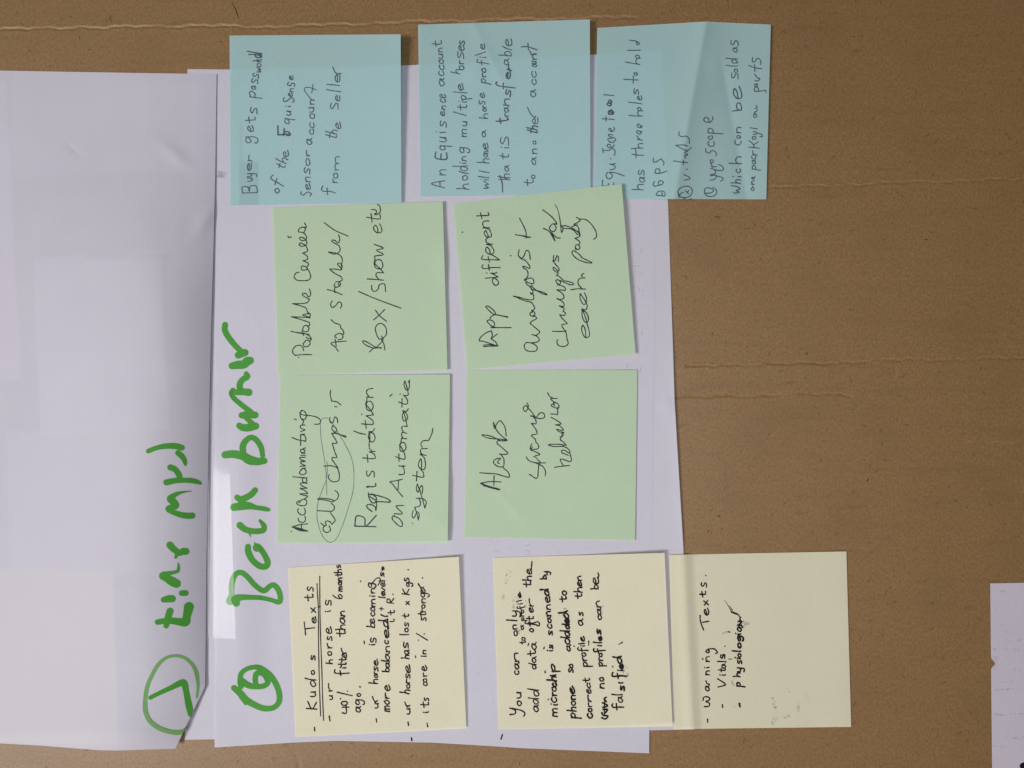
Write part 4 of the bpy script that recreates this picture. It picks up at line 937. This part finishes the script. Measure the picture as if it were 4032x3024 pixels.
NOTES = {
 'B1': ("blue sticky note at the upper left, starting with the words Buyer gets", mat_blue_marked, [(904, 140), (1577.5, 135), (1581, 798), (906, 809)], 1.15, 3.0, 41, blue1_extra, -0.5, None),
 'B2': ("blue sticky note between the two other blue ones, second line reading holding multiple horses", mat_blue, [(1646, 97), (2322.5, 76.5), (2325, 764), (1655, 774)], 1.15, 2.6, 42, blue2_extra, -0.4, None),
 'B3': ("creased blue sticky note hanging over the bare cardboard at the upper right", mat_blue, [(2352, 110), (3035, 97), (3017, 785), (2337, 783)], 1.05, 1.4, 43, blue3_extra, -0.2, [(2779, 85)]),
 'G1': ("green sticky note reading Portable Camera for stable, box, show etc", mat_green, [(1071, 817), (1743.6, 794), (1762, 1458), (1092.5, 1478)], 1.45, 1.4, 44, green1_extra, 0.0, None),
 'G2': ("tilted green sticky note reading App different analysis, overlapping two blue notes", mat_green, [(1782, 801.6), (2447.7, 724.5), (2502.6, 1395.7), (1838, 1456)], 1.7, 2.2, 45, None, -0.3, None),
 'G3': ("green sticky note with a pencilled loop round the words cell chips", mat_green, [(1102.5, 1477), (1772, 1474), (1763, 2137), (1089.5, 2138)], 1.15, 1.6, 46, green3_extra, 0.3, None),
 'G4': ("green sticky note with only three short words, Alerts strange behavior", mat_green, [(1836, 1457), (2509, 1457), (2500, 2130), (1828, 2115)], 1.15, 0.6, 47, green4_extra, 0.0, None),
 'Y1': ("yellow sticky note titled Kudos Texts with a double underline", mat_yellow, [(1134, 2235), (1806.6, 2192), (1836, 2868), (1163.4, 2902)], 1.15, 1.7, 48, yellow1_extra, -0.4, None),
 'Y2': ("yellow sticky note filled with smudged black lines starting You can only", mat_yellow, [(1941, 2196), (2616.4, 2176.7), (2648, 2860.5), (1963, 2872)], 1.15, 2.4, 49, None, -0.1, None),
 'Y3': ("mostly empty yellow sticky note reading Warning Texts, folded over the sheet edge", mat_yellow, [(2635, 2185), (3332.4, 2171), (3351.4, 2862), (2653, 2871)], 1.5, 0.25, 50, yellow3_extra, 0.0, None)}

PAPERS = {'A': (sheet_top, z_top), 'B': (sheet_front, z_front), 'D': (sheet_corner, z_corner_sheet)}
for key, (label, mat, corners, base, curl, seed, extra, skew, top) in NOTES.items():
    zf = note_z(base, corners, curl, seed, extra, skew=skew)
    o = paper("sticky_note", corners, zf, mat, 110, 110, label, "sticky note",
              {'B': "blue sticky notes", 'G': "green sticky notes", 'Y': "yellow sticky notes"}[key[0]], top=top)
    PAPERS[key] = (o, zf)

MAT_OF = {'marker': ink_marker, 'numeral': ink_marker, 'ring': ink_ring, 'smudge': ink_smear, 'pencil': ink_pen, 'ghost': ink_ghost}
NAME_OF = {'marker': "marker_writing", 'numeral': "marker_numeral", 'ring': "marker_ring", 'smudge': "ink_smudge", 'pencil': "pencil_loop",
           'ghost': "faint_writing", 'line': "handwriting_line", 'underline': "underline"}
for paper_key, kind, x0, y0, z, w, s in INK:
    par, zf = PAPERS[paper_key]
    mat = MAT_OF.get(kind) or {'B': ink_pen, 'G': ink_pen_green, 'Y': ink_felt}.get(paper_key[0], ink_felt)
    if kind == 'line' and paper_key in ('B', 'D'): mat = ink_felt
    lab = None
    if kind == 'marker': lab = "thick green marker heading " + ("Back burner" if paper_key == 'B' else "above the sheet edge")
    if kind == 'numeral': lab = "green marker numeral " + ("in a loop below the heading" if paper_key == 'B' else "inside a drawn circle")
    if kind == 'pencil': lab = "thin grey loop drawn round two words"
    o = add_ink(par, zf, NAME_OF[kind], list(parse(x0, y0, z, w, s)), mat, kind, lab, paper_key[0])
    if kind in ('ghost', 'smudge'): o["kind"] = "stuff"

# ------------------------------------------------------------------ clear sticky tape and a scrap of it
def tape_material(name, rough, amount):
    m = Mat(name)
    gl = m.n('ShaderNodeBsdfGlossy'); gl.inputs['Roughness'].default_value = rough
    gl.inputs['Color'].default_value = (1, 1, 1, 1)
    h = m.noise(260, 4, 0.65, (1, 0.5, 1)); b = m.bump(h, 0.35, 0.00006); m.l(b, gl.inputs['Normal'])
    tr = m.n('ShaderNodeBsdfTransparent'); tr.inputs[0].default_value = (0.985, 0.985, 0.99, 1)
    mx = m.n('ShaderNodeMixShader'); mx.inputs[0].default_value = amount
    m.l(tr.outputs[0], mx.inputs[1]); m.l(gl.outputs[0], mx.inputs[2])
    return m.done(mx.outputs[0])
mat_tape = tape_material("clear_glossy_tape", 0.12, 0.0075)
def z_tape(x, y):
    return z_front(x, y) + (0.10 + 0.012 * waves(x, y, 60, 90) + 0.35 * np.exp(-((x - 820) / 12) ** 2)) * MM
tape = paper("tape_strip", [(806, 1575), (890, 1580), (928, 2517), (796, 2508)], z_tape, mat_tape, 60, 260,
    "shiny strip of clear tape along the seam beside the green words", "tape", right=[(896, 1740), (906, 1880)])

def tape_scrap():
    pts = [(851, 672, 1.6), (866, 676, 2.9), (858, 688, 1.5), (850, 694, 1.3), (870, 703, 2.2), (882, 694, 1.4), (872, 684, 3.0)]
    V = []
    for x, y, z in pts:
        wx, wy = world_xy(x, y, z * MM); V.append((wx, wy, z * MM))
    F = [(0, 2, 1), (1, 2, 6), (2, 3, 4), (2, 4, 6), (6, 4, 5)]
    m = Mat("crinkled_clear_plastic")
    gl = m.n('ShaderNodeBsdfGlossy'); gl.inputs['Roughness'].default_value = 0.25
    tr = m.n('ShaderNodeBsdfTransparent'); tr.inputs[0].default_value = (0.93, 0.93, 0.95, 1)
    mx = m.n('ShaderNodeMixShader'); mx.inputs[0].default_value = 0.25
    m.l(tr.outputs[0], mx.inputs[1]); m.l(gl.outputs[0], mx.inputs[2])
    o = mesh_object("tape_scrap", V, F, m.done(mx.outputs[0]), origin=V[3], smooth_shade=False)
    o.location = V[3]
    link(o, None, "tiny crumpled scrap of clear tape poking out beside the blue note", "tape scrap")
tape_scrap()

# ------------------------------------------------------------------ fibres and flecks in the cardboard
def card_zf(x, y): return card_height(np.asarray(x, float), np.asarray(y, float))
def fibre_material(name, col):
    m = Mat(name); return m.done(m.bsdf(col, 0.8, 0.1))
mat_fibre_dark = fibre_material("dark_brown_fibre", srgb(84, 58, 36))
mat_fibre_and_highlight = fibre_material("pale_fibre", srgb(160, 130, 94))  # real fibres, and the highlight painted along the score lines
mat_hair = fibre_material("dark_hair", srgb(45, 32, 24))

def on_card(name, strokes, mat, label=None, kind=None, top=None, cat=None):
    V, F, D = [], [], []
    stroke_mesh(strokes, card_zf, lambda P, i: 0.5, V, F, D, lift=0.00005, caps=2)
    A = np.array(V); A2 = np.stack([(A[:, 0] - W0 / 2) * S, (H0 / 2 - A[:, 1]) * S, card_zf(A[:, 0], A[:, 1]) + A[:, 2]], 1)
    Fa = np.array(F)
    a, b, c = A2[Fa[:, 0]], A2[Fa[:, 1]], A2[Fa[:, 2]]
    up = ((b - a)[:, 0] * (c - b)[:, 1] - (b - a)[:, 1] * (c - b)[:, 0]) < 0
    Fa[up] = Fa[up][:, ::-1]
    o = mesh_object(name, A2, Fa, mat)
    link(o, cardboard if top is None else None, label, cat, None, kind)
def random_flecks(n, lo, hi, w):
    out = []
    for k in range(n):
        x, y = rng.uniform(-300, 4300), rng.uniform(-200, 3200)
        a = rng.uniform(0, math.tau); L = rng.uniform(lo, hi); c = rng.uniform(-0.6, 0.6)
        pts = [(x, y, w)]
        for j in range(2):
            a += c; x += math.cos(a) * L / 2; y += math.sin(a) * L / 2; pts.append((x, y, w * 0.8))
        out.append(pts)
    return out
on_card("dark_flecks", random_flecks(900, 5, 16, 2.2), mat_fibre_dark, kind="stuff")
on_card("pale_fibres", random_flecks(900, 6, 24, 2.0), mat_fibre_and_highlight, kind="stuff")
on_card("hair", [[(914, 12, 2.4), (922, 26, 2.8), (930, 42, 3.2), (935, 58, 3.4), (941, 72, 2.6)]], mat_hair,
        "thin dark hair lying on the bare cardboard above the blue note", top=True, cat="hair")
on_card("fleck", [[(437, 62, 2.2), (434, 72, 2.6), (441, 88, 2.2)]], mat_fibre_dark)
on_card("fleck", [[(2815, 854, 3.5), (2835, 855, 3.5)]], mat_fibre_dark)
on_card("fleck", [[(2827, 2031, 5), (2834, 2031, 5)]], mat_fibre_dark)
on_card("fleck", [[(2798, 2009, 3), (2805, 2010, 3)]], mat_fibre_dark)
on_card("fleck", [[(3175, 1388, 4), (3180, 1396, 4)]], mat_fibre_dark)
on_card("fleck", [[(3643, 942, 4), (3650, 944, 4)]], mat_fibre_dark)
on_card("fleck", [[(3415, 1893, 5), (3420, 1889, 5)]], mat_fibre_dark)

# pale strokes that paint a light highlight along the lips of the score lines
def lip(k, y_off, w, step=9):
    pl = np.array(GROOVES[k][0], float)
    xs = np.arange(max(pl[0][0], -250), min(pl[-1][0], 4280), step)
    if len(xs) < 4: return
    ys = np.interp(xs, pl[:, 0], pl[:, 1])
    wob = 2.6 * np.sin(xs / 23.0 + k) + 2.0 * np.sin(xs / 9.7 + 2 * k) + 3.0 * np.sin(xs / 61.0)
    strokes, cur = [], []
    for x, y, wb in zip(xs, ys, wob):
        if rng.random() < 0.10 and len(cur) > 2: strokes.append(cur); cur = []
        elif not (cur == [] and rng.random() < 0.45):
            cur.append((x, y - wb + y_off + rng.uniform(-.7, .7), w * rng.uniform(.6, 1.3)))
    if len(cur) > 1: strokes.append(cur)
    on_card("painted_crease_highlight", strokes, mat_fibre_and_highlight, kind="stuff")
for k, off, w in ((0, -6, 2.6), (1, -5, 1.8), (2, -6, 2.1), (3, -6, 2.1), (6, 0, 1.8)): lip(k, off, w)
